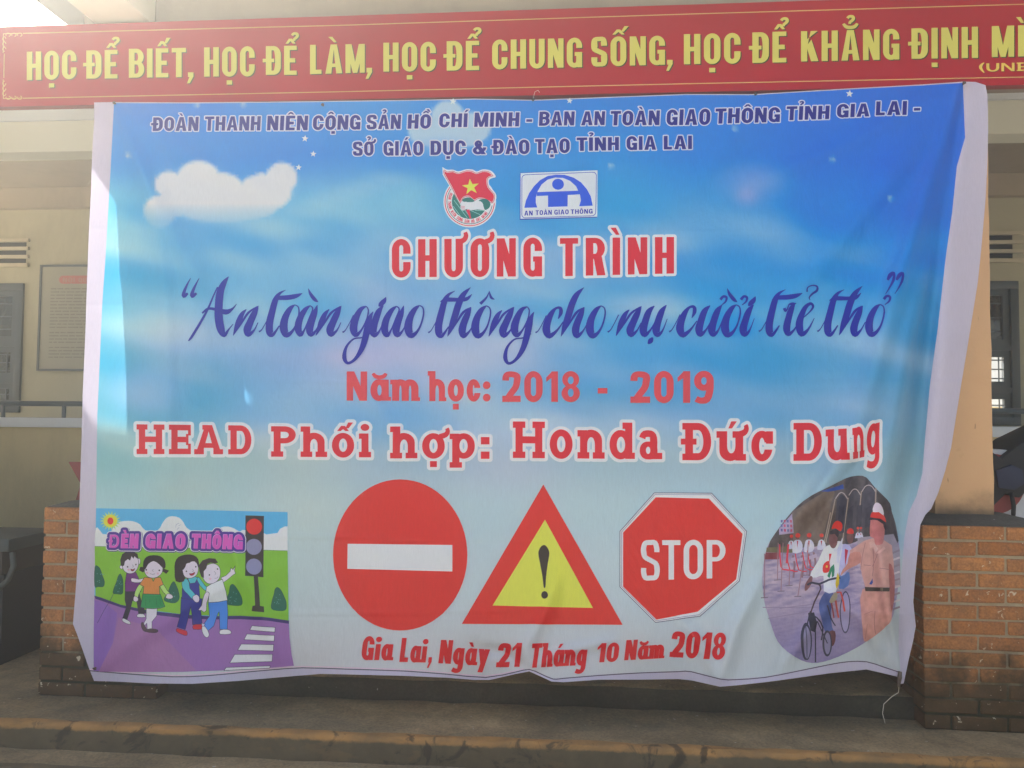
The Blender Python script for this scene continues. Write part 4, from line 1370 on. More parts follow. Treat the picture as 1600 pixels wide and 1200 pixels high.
text_line('date_lettering', 'wavy red line with the place and date along the bottom', [
    ('Gia', 564, 612, 1031, 1031.5, 994, 995), ('Lai', 624, 665, 1034, 1035, 996.5, 998), (',', 668, 673.5, 1035, 1035, 997, 997), ('Ngày', 685, 763, 1036, 1040, 999.5, 1002), ('21', 775, 812, 1042, 1042, 1004.5, 1004.5),
    ('Tháng', 827, 915, 1043, 1039, 1005, 1003), ('10', 931, 965, 1035, 1033.5, 1005, 1003.5), ('Năm', 975, 1036, 1031.5, 1028, 1000, 997), ('2018', 1045.7, 1132, 1026, 1031, 986, 989)],
    (196, 45, 50), w=.58, s=.24, t=.19, gap=.07, xh=.68, shear=.12)

# ---------------------------------------------------------------- brush-script line
# pen strokes (x, y, width) in quarter pixels; x from the foot of the letter, y from the base line (down)
BOW = [(70, -190, 6), (40, -165, 24), (10, -110, 36), (0, -50, 44), (15, -5, 34), (45, -15, 16), (75, -60, 10), (95, -130, 9), (92, -175, 8), (70, -190, 6)]
SG = {
    'n': [[(83, -162, 4), (55, -130, 22), (30, -70, 30), (0, 2, 3)], [(5, -5, 4), (55, -80, 10), (95, -140, 12), (152, -180, 6)],
          [(158, -184, 3), (134, -140, 30), (106, -80, 37), (88, -35, 41), (96, -5, 26), (130, -30, 10), (156, -80, 5)]],
    'o': [BOW],
    'c': [[(73, -108, 4), (90, -145, 18), (87, -175, 16), (60, -175, 12), (30, -140, 26), (5, -80, 38), (0, -35, 42), (20, -2, 28), (65, -35, 12), (105, -90, 6)]],
    'h': [[(144, -305, 2), (99, -260, 26), (69, -200, 35), (44, -120, 35), (24, -60, 28), (0, 2, 3)], [(9, -10, 4), (59, -90, 10), (99, -150, 13), (144, -180, 6)],
          [(146, -182, 4), (126, -140, 29), (101, -80, 37), (91, -35, 40), (101, -2, 26), (136, -30, 10), (164, -80, 5)]],
    'u': [[(70, -185, 4), (35, -150, 30), (10, -80, 37), (0, -35, 41), (10, -5, 26), (45, -35, 10), (90, -110, 10), (112, -150, 8)],
          [(145, -190, 4), (115, -150, 30), (90, -80, 37), (80, -35, 41), (90, -5, 26), (120, -30, 10), (150, -105, 4)]],
    'i': [[(65, -190, 4), (35, -150, 30), (10, -80, 37), (0, -35, 41), (10, -5, 26), (40, -30, 10), (70, -105, 4)]],
    'a': [[(75, -185, 6), (45, -160, 22), (12, -105, 34), (0, -45, 38), (15, -5, 26), (38, -30, 10), (72, -110, 9), (92, -165, 9), (75, -185, 6)],
          [(120, -188, 4), (105, -140, 26), (84, -80, 34), (72, -35, 39), (82, -5, 25), (112, -30, 10), (140, -90, 5)]],
    'g': [[(80, -185, 6), (45, -165, 22), (15, -110, 35), (0, -50, 42), (15, -8, 28), (45, -30, 11), (82, -100, 9), (93, -160, 8), (80, -185, 6)],
          [(123, -152, 3), (106, -120, 18), (92, -70, 34), (77, 0, 34), (52, 80, 27), (10, 145, 15), (-35, 170, 14), (-57, 135, 21), (-45, 70, 13), (0, 20, 9), (55, 10, 8), (105, -15, 5)]],
    't': [[(100, -283, 2), (60, -260, 14), (35, -220, 29), (15, -150, 35), (-3, -70, 39), (0, -15, 37), (20, -4, 16), (60, -60, 7)]],
    'r': [[(-15, -168, 14), (-8, -150, 12), (5, -165, 8), (15, -190, 8), (35, -195, 14), (60, -198, 4)], [(50, -196, 8), (30, -165, 28), (10, -100, 35), (0, -40, 39), (12, -6, 24), (45, -30, 10), (75, -80, 5)]],
    'e': [[(15, -100, 5), (60, -140, 8), (85, -175, 12), (70, -196, 14), (35, -170, 22), (5, -100, 35), (0, -50, 40), (15, -5, 28), (55, -35, 12), (93, -105, 4)]],
    'bar': [[(15, -218, 4), (50, -232, 18), (115, -236, 24), (165, -246, 20), (203, -262, 3)]],
    'bar2': [[(7, -215, 4), (45, -228, 20), (115, -228, 18), (170, -232, 18), (205, -262, 3)]],
    'in': [[(-68, -22, 10), (-50, -36, 6), (-22, -85, 5), (0, -130, 6)]],
    'grave': [[(0, -292, 3), (15, -256, 15), (42, -222, 17), (62, -208, 4)]],
    'dot': [[(45, -242, 4), (33, -218, 22), (12, -196, 22), (0, -184, 6)]],
    'hat': [[(0, -202, 15), (38, -240, 10), (58, -282, 3)], [(56, -282, 3), (68, -242, 13), (90, -230, 3)]],
    'under': [[(25, 12, 8), (12, 32, 26), (-4, 52, 9)]],
    'horn': [[(0, -222, 14), (18, -242, 13), (38, -236, 12), (32, -210, 10), (6, -188, 5)]],
    'hook': [[(0, -270, 9), (4, -296, 7), (32, -310, 8), (62, -304, 10), (62, -278, 12), (34, -258, 11), (14, -234, 8), (20, -220, 4)]],
}
p = Print()
BLUE = (42, 46, 138)


def pen(strokes, x, base, k=1.0):
    for st in strokes:
        a_ = np.array(st, float)
        Q = ribbon(np.stack([x + a_[:, 0] / 4 * k, base + a_[:, 1] / 4, a_[:, 2] / 4 * 1.04 + np.clip(a_[:, 2] - 8, 0, 10) * .12], 1), 1, 4)
        p.add([ccw(Q)], BLUE)


for base, items in ((524, [('n', 364.6), ('in', 422), ('t', 422), ('bar', 422), ('o', 443.5), ('a', 466), ('grave', 482), ('n', 494)]),
                    (525, [('in', 552.5), ('g', 552.5), ('i', 583), ('dot', 592), ('a', 601), ('o', 638)]),
                    (525.5, [('in', 686.3), ('t', 686.3), ('bar2', 686.3), ('h', 699.5), ('o', 742.5), ('hat', 750.5), ('n', 763.8), ('g', 803.8)]),
                    (525.5, [('in', 853.8), ('c', 853.8), ('h', 876.5), ('o', 921.5)]),
                    (524.5, [('in', 966.5), ('n', 962.5), ('u', 1005), ('under', 1013.5)]),
                    (524, [('in', 1062.5), ('c', 1062.5), ('u', 1092), ('horn', 1125.5), ('o', 1132.5), ('horn', 1157.5), ('grave', 1136.2), ('i', 1161), ('dot', 1169)]),
                    (523.5, [('in', 1202.5), ('t', 1202.5), ('bar', 1202.5), ('r', 1228.8), ('e', 1248.8), ('hook', 1260.5)]),
                    (523.5, [('in', 1293.8), ('t', 1293.8), ('bar2', 1293.8), ('h', 1311), ('o', 1358), ('horn', 1381.5)])):
    for g_, x_ in items: pen(SG[g_], x_, base)


def trace(strokes, ox, oy, sc_):
    for st in strokes:
        a_ = np.array(st, float)
        p.add([ccw(ribbon(np.stack([ox + a_[:, 0] / sc_, oy + a_[:, 1] / sc_, a_[:, 2] / sc_], 1), 1, 4))], BLUE)


trace([[(92, 383, 6), (112, 358, 14), (160, 280, 14), (205, 195, 12), (240, 115, 9), (262, 70, 8)], [(326, 9, 3), (300, 45, 30), (277, 100, 43), (268, 180, 47), (268, 250, 49), (280, 315, 46), (300, 350, 24), (325, 318, 10), (352, 285, 4)],
       [(172, 222, 10), (205, 196, 14), (250, 200, 18), (310, 215, 30), (348, 196, 12), (372, 168, 3)],
       [(106, 18, 3), (86, 55, 10), (69, 95, 18), (66, 122, 24), (90, 106, 12)], [(154, 18, 3), (135, 55, 10), (118, 95, 18), (115, 122, 24), (140, 106, 12)]], 270, 430, 3.721)
trace([[(1430, 72, 14), (1446, 42, 26), (1468, 28, 16), (1466, 70, 16), (1440, 122, 9), (1416, 160, 3)], [(1484, 72, 12), (1500, 42, 22), (1520, 28, 14), (1517, 70, 14), (1494, 120, 8), (1471, 158, 3)]], 1030, 420, 4)
part('slogan_lettering', p, 'dark blue brush-script slogan line', grid=5.0)

# small five-pointed stars in the printed sky
p = Print()
for cx, cy, r in ((477, 217, 5.5), (490, 241, 5), (467, 262, 5), (708, 159, 5.5), (1327, 147, 6), (890, 158, 5)):
    P = [(cx + (r if k % 2 == 0 else r * .45) * math.sin(math.pi * k / 5 + .1), cy - (r if k % 2 == 0 else r * .45) * math.cos(math.pi * k / 5 + .1)) for k in range(10)]
    p.poly(P, (205, 220, 242))
part('printed_stars', p)

# ---------------------------------------------------------------- three road signs
SR = (238, 64, 58)
p = Print()
p.poly(circ(625.5, 867, 104.8, 118, 64), SR)
p.poly([(543.5, 849.6), (707, 851.6), (707, 892.8), (543, 888.6)], (226, 218, 232))
part('no_entry_sign_print', p, 'printed red no-entry disc with white bar')
p = Print()
p.poly([(849, 757), (972.8, 976), (721.7, 974.5)], SR)
p.poly([(851.6, 811.8), (926.6, 949.8), (769.6, 946)], (226, 222, 92))
K = (58, 52, 50)
p.poly(smooth([(850, 851.5), (855, 855), (858.5, 864), (856, 880), (853.5, 900), (852.5, 917), (849.8, 917), (847.5, 900), (843.8, 880), (841.2, 864), (844.5, 855)], 3), K)
p.poly(circ(851.3, 929.6, 5.2, 5.9, 20), K)
part('warning_sign_print', p, 'printed red and yellow triangle with exclamation mark')
p = Print()
OW = [(1022, 769.5), (1112, 770), (1167, 830), (1155.5, 908), (1094, 963), (1024, 973), (968, 917), (968, 830)]
p.poly(ccw(OW), (90, 90, 110))
p.add(grow([ccw(OW)], -1.1), (222, 226, 238))
p.add(grow([ccw(OW)], -2.6), (130, 130, 150))
p.add(grow([ccw(OW)], -3.4), (228, 226, 238))
p.poly([(1024.5, 777), (1107.5, 779), (1160, 834), (1150, 905), (1090, 955.5), (1025.5, 968), (973.5, 916.5), (973.5, 832)], SR)
for ch, a, b_ in (('S', 1001.5, 1030.5), ('T', 1034.5, 1063), ('O', 1068, 1098.5), ('P', 1104, 1133.5)):
    f = (a - 1001) / 132
    p.add(place(ch, a, b_, 907 - 4 * f, 906 - 4 * f, 844 - .5 * f, 844 - .5 * f, w=.46, s=.13, t=.125), (232, 226, 236))
part('stop_sign_print', p, 'printed red octagon reading STOP')

# ---------------------------------------------------------------- traffic-safety logo
def LG(P): return [(680 + x / 5.926, 255 + y / 5.926) for x, y in P]


p = Print()
LB = (44, 88, 190)
p.poly(LG([(785, 90), (1503, 66), (1497, 505), (783, 527)]), (60, 70, 160))
p.poly(LG([(790, 94), (1503, 68), (1500, 497), (790, 517)]), (200, 212, 240))
q = LG([(800, 108), (1495, 83), (1488, 490), (800, 512)])
q = np.array(q)


def inner(k, rad):
    base = rr(0, 0, 1, 1, rad, rad * 1.7, 5)
    a, b_, c_, d_ = q[0] + k * np.array([1, 1]), q[1] + k * np.array([-1, 1]), q[2] + k * np.array([-1, -1]), q[3] + k * np.array([1, -1])
    return [(a * (1 - u) + b_ * u) * (1 - v) + (d_ * (1 - u) + c_ * u) * v for u, v in base]


p.poly(inner(0, .05), (48, 62, 160)); p.poly(inner(.9, .045), (208, 216, 240))
arch = [(826, 415), (840, 350), (870, 280), (915, 215), (970, 160), (1040, 122), (1120, 108), (1200, 110), (1280, 135), (1350, 180), (1405, 245), (1440, 310), (1458, 395), (1335, 400), (1350, 345), (1340, 290), (1305, 215), (1250, 165), (1185, 138),
        (1110, 135), (1040, 155), (985, 200), (950, 260), (932, 320), (932, 370), (945, 412)]
p.poly(LG(arch), LB)
p.poly(LG(circ(1138, 197, 55, 51, 24)), LB)
p.poly(LG([(945, 270), (1340, 256), (1340, 290), (1228, 296), (1226, 402), (1045, 408), (1045, 302), (940, 306)]), LB)
for wd in (('AN', 826, 903, 487, 485, 443, 441), ('TOÀN', 930, 1080, 483, 479, 439, 435), ('GIAO', 1103, 1236, 478, 474, 434, 430), ('THÔNG', 1255, 1458, 473, 467, 430, 424)):
    (a, y0), (b_, y1) = LG([(wd[1], wd[3]), (wd[2], wd[4])]); (_, t0), (_, t1) = LG([(0, wd[5]), (0, wd[6])])
    p.add(place(wd[0], a, b_, y0, y1, t0, t1, w=.62, s=.2, t=.18, gap=.14), (40, 50, 150))
part('safety_logo_print', p, 'white panel with blue arch figure and small blue capitals', grid=4)

# youth-union emblem
p = Print()
PK, GR, RD = (232, 215, 225), (28, 112, 100), (205, 55, 75)
flag = smooth([(68, 38), (110, 62), (165, 62), (215, 78), (290, 58), (350, 62), (385, 80), (440, 60), (510, 68), (548, 100), (562, 130), (520, 145), (498, 165), (510, 220), (560, 280), (565, 330), (545, 375), (520, 400)], 3, False)
disc_ = [(320 + 240 * math.cos(a), 358 + 238 * math.sin(a)) for a in np.linspace(0.05, math.pi * 1.17, 30)]
p.poly(LG(circ(320, 358, 243, 238, 48)), PK)
p.poly(LG(circ(320, 358, 232, 227, 48)), RD)
p.poly(LG(circ(320, 358, 224, 219, 48)), PK)
p.poly(LG(circ(320, 358, 214, 209, 48)), (60, 90, 100))
p.poly(LG(circ(320, 358, 208, 203, 48)), PK)
p.poly(LG(circ(320, 358, 165, 160, 44)), GR)
p.poly(LG(np.vstack([flag, [(480, 440), (300, 420), (240, 400), (150, 240), (70, 108)]])), PK)
fl = smooth([(85, 62), (112, 80), (165, 74), (215, 92), (290, 70), (345, 76), (385, 92), (440, 74), (500, 80), (535, 112), (540, 122), (500, 135), (485, 165), (498, 225), (548, 285), (552, 330), (532, 372), (505, 362), (450, 335), (400, 332), (360, 350), (310, 312), (262, 325), (240, 362), (222, 370), (150, 225), (82, 104)], 3)
p.poly(LG(fl), (190, 40, 60)); p.add(grow([ccw(LG(fl))], -.9), PK); p.add(grow([ccw(LG(fl))], -1.6), (206, 50, 68))
p.poly(LG([(330 + (82 if k % 2 == 0 else 33) * math.sin(math.pi * k / 5 - .12), 222 - (76 if k % 2 == 0 else 30) * math.cos(math.pi * k / 5 - .12)) for k in range(10)]), (232, 226, 84))
for a, b_ in (((175, 345), (300, 510)), ((200, 330), (330, 512)), ((168, 400), (240, 500)), ((330, 440), (420, 480)), ((370, 440), (460, 440)), ((440, 345), (478, 440))):
    p.line(LG([a, b_]), .7, (150, 205, 190))
p.poly(LG(smooth([(262, 330), (310, 318), (350, 335), (362, 358), (290, 362), (252, 352)], 3)), GR)
p.poly(LG(smooth([(420, 338), (480, 335), (512, 375), (500, 415), (462, 435), (445, 395), (405, 360)], 3)), GR)
p.poly(LG(smooth([(236, 398), (255, 372), (285, 358), (320, 372), (405, 352), (440, 372), (446, 410), (420, 425), (310, 440), (295, 425), (262, 440), (240, 428)], 3)), (236, 222, 226))
p.poly(LG([(285, 435), (318, 430), (335, 515), (322, 515)]), RD)
for k in range(3): p.line(LG([(240, 400 + k * 12), (275, 404 + k * 12)]), .6, (190, 60, 80))
txt = 'ĐOÀN THANH NIÊN CỘNG SẢN HỒ CHÍ MINH'
n_ = len(txt)
for i, ch in enumerate(txt):
    if ch == ' ': continue
    a = math.radians(203 - (203 - 35) * i / (n_ - 1))           # left side, round the bottom, to the right
    an = a
    c0 = (320 + 187 * math.cos(an), 358 + 183 * math.sin(an))
    W_, G_ = word(ch, .55, .2, .2)
    rad = an - math.pi / 2
    L = []
    for sg, P in G_:
        X = (P[:, 0] - W_ / 2) * 27; Y = -(P[:, 1] - .5) * 30
        # tops of the letters face the centre of the ring
        ca, sa = math.cos(rad), math.sin(rad)
        L.append((sg, np.array(LG(np.stack([c0[0] + X * ca - Y * sa, c0[1] + X * sa + Y * ca], 1)))))
    p.add(union(L), (200, 60, 80))
part('union_emblem_print', p, 'round emblem with red starred flag and fist over green', grid=4)

# ---------------------------------------------------------------- printed picture: children at the traffic light
def IL(P): return [(150 + p[0] / 4.445, 780 + p[1] / 4.445) for p in P]


frame = [(4, 62), (600, 72), (1332, 90), (1333, 400), (1340, 780), (1345, 960), (1360, 1080), (1376, 1155), (1200, 1170), (900, 1187), (600, 1198), (300, 1199), (-14, 1190), (-12, 900), (-4, 500)]
p = Print()
BK = (52, 44, 62)
SKIN = (222, 200, 202)


def ip(P, c, w=.85, sm=0, line=BK, clip=False):
    P = smooth(P, sm) if sm else np.asarray(P, float)
    Q = IL(P)
    if w: p.oline(Q, c, w * 1.35, line)
    else: p.poly(Q, c)


def il(P, w=.55, c=BK, sm=3): p.line(IL(smooth(P, sm, False)), w, c)


p.poly(IL(frame), (92, 168, 196))
# clouds
ip([(4, 200), (30, 215), (50, 240), (80, 250), (90, 340), (0, 335)], (222, 214, 228), 0, 3)
ip([(150, 165), (200, 150), (260, 152), (310, 175), (345, 215), (430, 215), (460, 170), (490, 130), (530, 117), (580, 128), (610, 160), (630, 195), (690, 225), (840, 225), (870, 195), (920, 190), (965, 205), (1000, 225), (1040, 215), (1040, 360), (120, 330), (110, 220)], (222, 214, 228), 0, 2)
ip([(1165, 235), (1185, 245), (1220, 240), (1262, 235), (1280, 205), (1310, 190), (1332, 188), (1333, 365), (1165, 360)], (222, 214, 228), 0, 0)
il([(555, 195), (560, 175), (580, 165)], .4, (120, 120, 150)); il([(575, 185), (590, 175)], .4, (120, 120, 150)); il([(565, 210), (580, 195)], .4, (120, 120, 150))
# sun
ray_ = []
for k in range(36):
    r = 74 if k % 2 == 0 else 46
    ray_.append((103 + r * math.cos(2 * math.pi * k / 36), 150 + r * .92 * math.sin(2 * math.pi * k / 36)))
ip(ray_, (170, 200, 120), 0)
ip(circ(103, 150, 46, 44, 26), (208, 200, 70), 0)
ip(circ(103, 150, 21, 25, 20), (214, 62, 56), 0)
# meadow, road
ip([(-6, 326), (300, 332), (650, 338), (1332, 358), (1340, 870), (1000, 815), (620, 800), (330, 765), (170, 735), (0, 672)], (128, 178, 62), 0)
il([(-4, 326), (300, 332), (650, 338), (1332, 358)], .6, (70, 100, 50), 1)
ip([(-8, 670), (40, 685), (170, 735), (330, 768), (450, 785), (620, 805), (800, 815), (1000, 812), (1150, 820), (1340, 850), (1345, 960), (1360, 1080), (1376, 1155), (1200, 1170), (900, 1187), (600, 1198), (300, 1199), (-14, 1190), (-12, 900)], (148, 108, 156), 0)
ip([(-8, 700), (60, 715), (150, 790), (120, 1000), (30, 1190), (-14, 1190)], (138, 104, 164), 0)
ip([(160, 820), (420, 900), (700, 1190), (300, 1199), (20, 1195), (120, 1000)], (156, 114, 150), 0, 0)
ip([(-8, 668), (40, 682), (170, 730), (330, 764), (450, 783), (620, 800), (800, 812), (1000, 808), (1150, 815), (1342, 842), (1342, 864), (1150, 838), (1000, 832), (800, 834), (620, 826), (450, 808), (330, 786), (170, 748), (0, 690)], (62, 50, 100), 0)
# bushes
GB = (36, 98, 78)
for P in ([(-4, 470), (20, 468), (35, 490), (48, 530), (62, 570), (55, 605), (20, 606), (-6, 600)],
          [(160, 530), (175, 520), (188, 560), (190, 610), (185, 655), (150, 655), (120, 650), (130, 610), (145, 575)],
          [(530, 580), (545, 572), (560, 600), (575, 640), (580, 690), (550, 720), (490, 710), (475, 690), (500, 650), (515, 610)],
          [(935, 600), (955, 590), (975, 610), (1000, 650), (1018, 695), (1010, 735), (940, 735), (915, 725), (910, 690), (925, 650)],
          [(1245, 625), (1262, 612), (1285, 630), (1310, 680), (1323, 720), (1315, 770), (1250, 772), (1218, 755), (1225, 700), (1238, 660)]):
    ip(P, GB, .5, 3, (30, 70, 60))
    cx, cy = np.mean(P, 0)
    for k in range(9):
        q = (cx + random.uniform(-26, 26), cy + random.uniform(-35, 55))
        ip(circ(q[0], q[1], 3.2, n=7), (96, 150, 140), 0)
# thin pole at left
il([(122, 655), (100, 700), (60, 770), (14, 860)], .6, (60, 60, 90), 2)
# traffic light
ip([(1095, 535), (1125, 535), (1140, 745), (1108, 745)], K, 0)
ip([(1090, 740), (1112, 735), (1165, 745), (1168, 785), (1084, 776)], K, 0)
ip([(1040, 112), (1168, 116), (1164, 541), (1037, 532)], K, 0)
ip(circ(1100, 191, 56, 57, 28), (222, 62, 58), .5, 0, (90, 40, 50))
ip(circ(1098, 330, 55, 56, 28), (140, 138, 160), 0); ip(circ(1098, 468, 55, 56, 28), (140, 138, 160), 0)
# crossing
for P in ([(1086, 877), (1244, 890), (1242, 922), (1070, 907)], [(1050, 935), (1240, 945), (1238, 984), (1030, 974)], [(1010, 1005), (1236, 1008), (1234, 1052), (986, 1047)], [(965, 1077), (1229, 1075), (1225, 1125), (930, 1136)], [(905, 1168), (1212, 1155), (1208, 1172), (890, 1189)]):
    ip(P, (216, 218, 234), .55)
# --- boy in purple behind
ip([(205, 640), (300, 640), (320, 720), (350, 790), (300, 800), (285, 700), (255, 705), (240, 770), (215, 845), (185, 835), (215, 745), (204, 700)], (56, 52, 62), .5, 0)
ip([(190, 825), (215, 835), (240, 850), (242, 868), (215, 862), (186, 845)], (225, 220, 232), .5, 2)
ip([(292, 797), (330, 795), (345, 810), (342, 819), (290, 818)], (225, 220, 232), .5, 2)
ip([(215, 505), (235, 512), (280, 505), (305, 560), (315, 640), (205, 640), (203, 580)], (112, 60, 118), .5, 0)
ip([(250, 545), (300, 555), (330, 548), (335, 565), (300, 578), (250, 572)], SKIN, .5, 2)
ip(circ(182, 470, 14, 14, 16), SKIN, .5); ip(circ(300, 430, 11, 22, 16), SKIN, .5)
ip(smooth([(185, 440), (200, 400), (240, 385), (285, 400), (298, 440), (290, 480), (265, 508), (230, 514), (200, 498), (188, 470)], 3), SKIN, .5)
ip([(176, 460), (172, 420), (185, 380), (215, 362), (255, 360), (290, 378), (298, 415), (280, 405), (270, 395), (262, 412), (250, 395), (240, 425), (225, 415), (205, 430), (198, 460), (188, 465)], (48, 40, 44), 0, 0)
for c in ((222, 468), (279, 452)): ip(circ(c[0], c[1], 5, 6, 10), (70, 50, 60), 0)
il([(255, 452), (262, 468), (252, 470)], .4); ip([(242, 482), (258, 486), (272, 478), (264, 495), (248, 496)], (150, 50, 60), .3, 2)
ip(circ(228, 488, 8, 7, 12), (228, 170, 176), 0)
# --- girl with pigtails
ip([(352, 755), (428, 757), (425, 810), (392, 850), (392, 905), (360, 905), (356, 860), (340, 880), (330, 870), (352, 830)], (224, 204, 202), .5, 0)
ip([(318, 858), (330, 855), (342, 880), (355, 900), (350, 920), (330, 910), (318, 885)], (78, 62, 66), .4, 2)
ip([(355, 905), (385, 898), (430, 905), (428, 922), (395, 926), (350, 920)], (78, 62, 66), .4, 2)
ip([(328, 655), (450, 658), (465, 700), (482, 745), (450, 756), (400, 760), (350, 757), (311, 750), (320, 700)], (50, 140, 82), .55, 0)
for a_ in ((350, 690, 345, 740), (378, 690, 376, 715), (420, 685, 425, 735), (445, 690, 455, 740)): il([(a_[0], a_[1]), (a_[2], a_[3])], .4, (30, 80, 60), 1)
ip([(312, 585), (330, 600), (300, 660), (292, 685), (270, 675), (275, 640), (292, 605)], (176, 210, 120), .5, 2)
ip([(445, 600), (470, 590), (495, 630), (522, 660), (505, 675), (470, 645)], (176, 210, 120), .5, 2)
ip([(268, 672), (292, 680), (296, 700), (280, 712), (262, 700)], SKIN, .45, 2); ip([(500, 655), (525, 660), (538, 680), (520, 692), (488, 685), (490, 670)], SKIN, .45, 2)
ip([(340, 540), (390, 546), (400, 570), (412, 546), (450, 540), (470, 590), (442, 605), (445, 660), (330, 656), (335, 605), (306, 590)], (232, 138, 78), .55, 0)
ip([(332, 470), (310, 468), (302, 492), (330, 508), (345, 490)], (48, 40, 44), 0, 0); ip([(470, 478), (490, 488), (510, 495), (490, 517), (462, 500)], (48, 40, 44), 0, 0)
ip(smooth([(340, 470), (355, 430), (400, 410), (450, 430), (465, 470), (460, 510), (430, 538), (395, 546), (360, 535), (342, 508)], 3), SKIN, .5)
ip([(330, 480), (332, 430), (355, 398), (400, 387), (450, 395), (480, 425), (485, 470), (470, 480), (440, 450), (402, 428), (365, 450), (345, 485)], (48, 40, 44), 0, 2)
for c in ((352, 489), (442, 493)): ip(circ(c[0], c[1], 6, 6, 10), (62, 48, 58), 0)
il([(402, 484), (392, 495), (404, 500)], .4); il([(378, 514), (395, 521), (412, 516)], .45)
for c in ((358, 510), (432, 515)): ip(circ(c[0], c[1], 9, 8, 12), (228, 175, 180), 0)
# --- girl in dungarees
ip([(595, 680), (740, 690), (728, 760), (740, 865), (672, 870), (668, 800), (660, 745), (640, 830), (622, 905), (565, 885), (588, 800)], (50, 54, 128), .55, 0)
ip([(565, 895), (600, 905), (632, 915), (636, 942), (615, 945), (562, 918)], (190, 50, 60), .45, 2)
ip([(678, 872), (720, 868), (755, 870), (750, 900), (680, 903)], (190, 50, 60), .45, 2)
ip([(640, 545), (715, 540), (725, 700), (600, 690), (600, 620)], (50, 54, 128), .5, 0)
ip([(600, 570), (630, 550), (650, 580), (655, 620), (700, 670), (680, 700), (640, 660), (605, 620)], (88, 178, 180), .5, 2)
ip([(700, 545), (720, 545), (760, 600), (790, 625), (770, 640), (725, 600)], (88, 178, 180), .5, 2)
ip([(640, 550), (690, 535), (708, 545), (690, 580), (655, 585)], (88, 178, 180), .5, 0)
ip([(672, 680), (700, 662), (720, 680), (715, 712), (690, 712)], SKIN, .45, 2)
ip([(556, 568), (548, 500), (550, 440), (575, 400), (630, 383), (680, 388), (712, 415), (718, 470), (700, 470), (640, 500), (612, 570)], (48, 40, 44), 0, 2)
ip(smooth([(605, 470), (640, 440), (690, 430), (712, 470), (708, 510), (690, 535), (655, 548), (622, 540), (606, 510)], 3), SKIN, .5)
ip([(600, 485), (605, 440), (650, 415), (700, 425), (714, 455), (685, 430), (665, 428), (655, 440), (630, 445), (622, 470), (608, 490)], (48, 40, 44), 0, 0)
for c in ((630, 500), (695, 468)): ip(circ(c[0], c[1], 5, 6, 10), (62, 48, 58), 0)
il([(672, 484), (680, 498), (668, 502)], .4); ip([(650, 515), (670, 515), (688, 505), (684, 522), (662, 530)], (170, 50, 62), .3, 2)
# --- boy pointing
ip([(782, 712), (912, 700), (918, 790), (914, 902), (862, 903), (858, 780), (850, 790), (820, 880), (778, 915), (740, 880), (790, 810)], (78, 134, 202), .55, 0)
ip([(738, 885), (752, 878), (775, 905), (788, 940), (775, 960), (755, 950), (740, 920)], (226, 224, 238), .5, 2)
ip([(866, 908), (910, 903), (938, 915), (935, 935), (864, 937)], (226, 224, 238), .5, 2)
ip([(735, 860), (760, 868), (750, 882), (738, 880)], (190, 190, 200), .4, 0)
ip([(870, 545), (905, 530), (935, 500), (940, 475), (955, 488), (970, 462), (965, 492), (972, 515), (950, 530), (915, 560), (885, 580)], SKIN, .5, 0)
ip([(770, 610), (800, 590), (880, 556), (905, 640), (915, 700), (850, 712), (782, 716), (788, 650), (765, 650)], (222, 218, 232), .55, 0)
ip([(765, 645), (790, 655), (770, 720), (768, 770), (750, 782), (735, 770), (712, 768), (735, 735), (745, 690)], SKIN, .5, 2)
ip(smooth([(748, 500), (770, 460), (820, 445), (858, 470), (866, 510), (858, 550), (830, 578), (790, 588), (760, 570), (745, 540)], 3), SKIN, .5)
ip([(720, 500), (715, 460), (740, 425), (785, 408), (830, 412), (850, 440), (830, 445), (800, 440), (775, 450), (768, 480), (750, 500), (752, 545), (735, 540)], (62, 50, 54), 0, 0)
for c in ((790, 525), (846, 484)): ip(circ(c[0], c[1], 5, 6, 10), (62, 48, 58), 0)
il([(822, 500), (835, 515), (826, 524)], .4); il([(825, 548), (840, 548), (850, 538)], .45); ip(circ(795, 552, 10, 8, 12), (228, 178, 182), 0)
# bubble lettering
WL = []
for wd, a, b_, y0, y1, t0, t1 in (('Đ', 96, 158, 332, 334, 246, 246), ('ÈN', 176, 292, 336, 338, 240, 240), ('GIAO', 345, 618, 336, 342, 240, 240), ('THÔNG', 665, 1016, 338, 346, 240, 248)):
    (xa, ya), (xb, yb_) = IL([(a, y0), (b_, y1)]); (_, ta), (_, tb) = IL([(0, t0), (0, t1)])
    WL.append(place(wd, xa, xb, ya, yb_, ta, tb, w=.66, s=.26 if wd != 'Đ' else .13, t=.23 if wd != 'Đ' else .12, gap=.14, shear=.06))
for L in WL: p.add(grow(L, 6.0), (70, 50, 110), shift=(.5, .8))
for L in WL: p.add(grow(L, 5.6), (220, 215, 235))
for L in WL: p.add(grow(L, 4.5), (76, 50, 128))
for L in WL: p.add(grow(L, .5), (222, 160, 215))
for L in WL: p.add(grow(L, .35), (200, 92, 168), shift=(.35, .45))
# keep everything inside the picture frame
lim = np.array(IL(frame))
part('children_picture_print', p, 'printed cartoon of four children crossing at a red light', grid=5)


# ---------------------------------------------------------------- printed photograph: officer and cyclists
def PH(P): return [(1180 + q[0] / 4.0, 740 + q[1] / 4.0) for q in P]


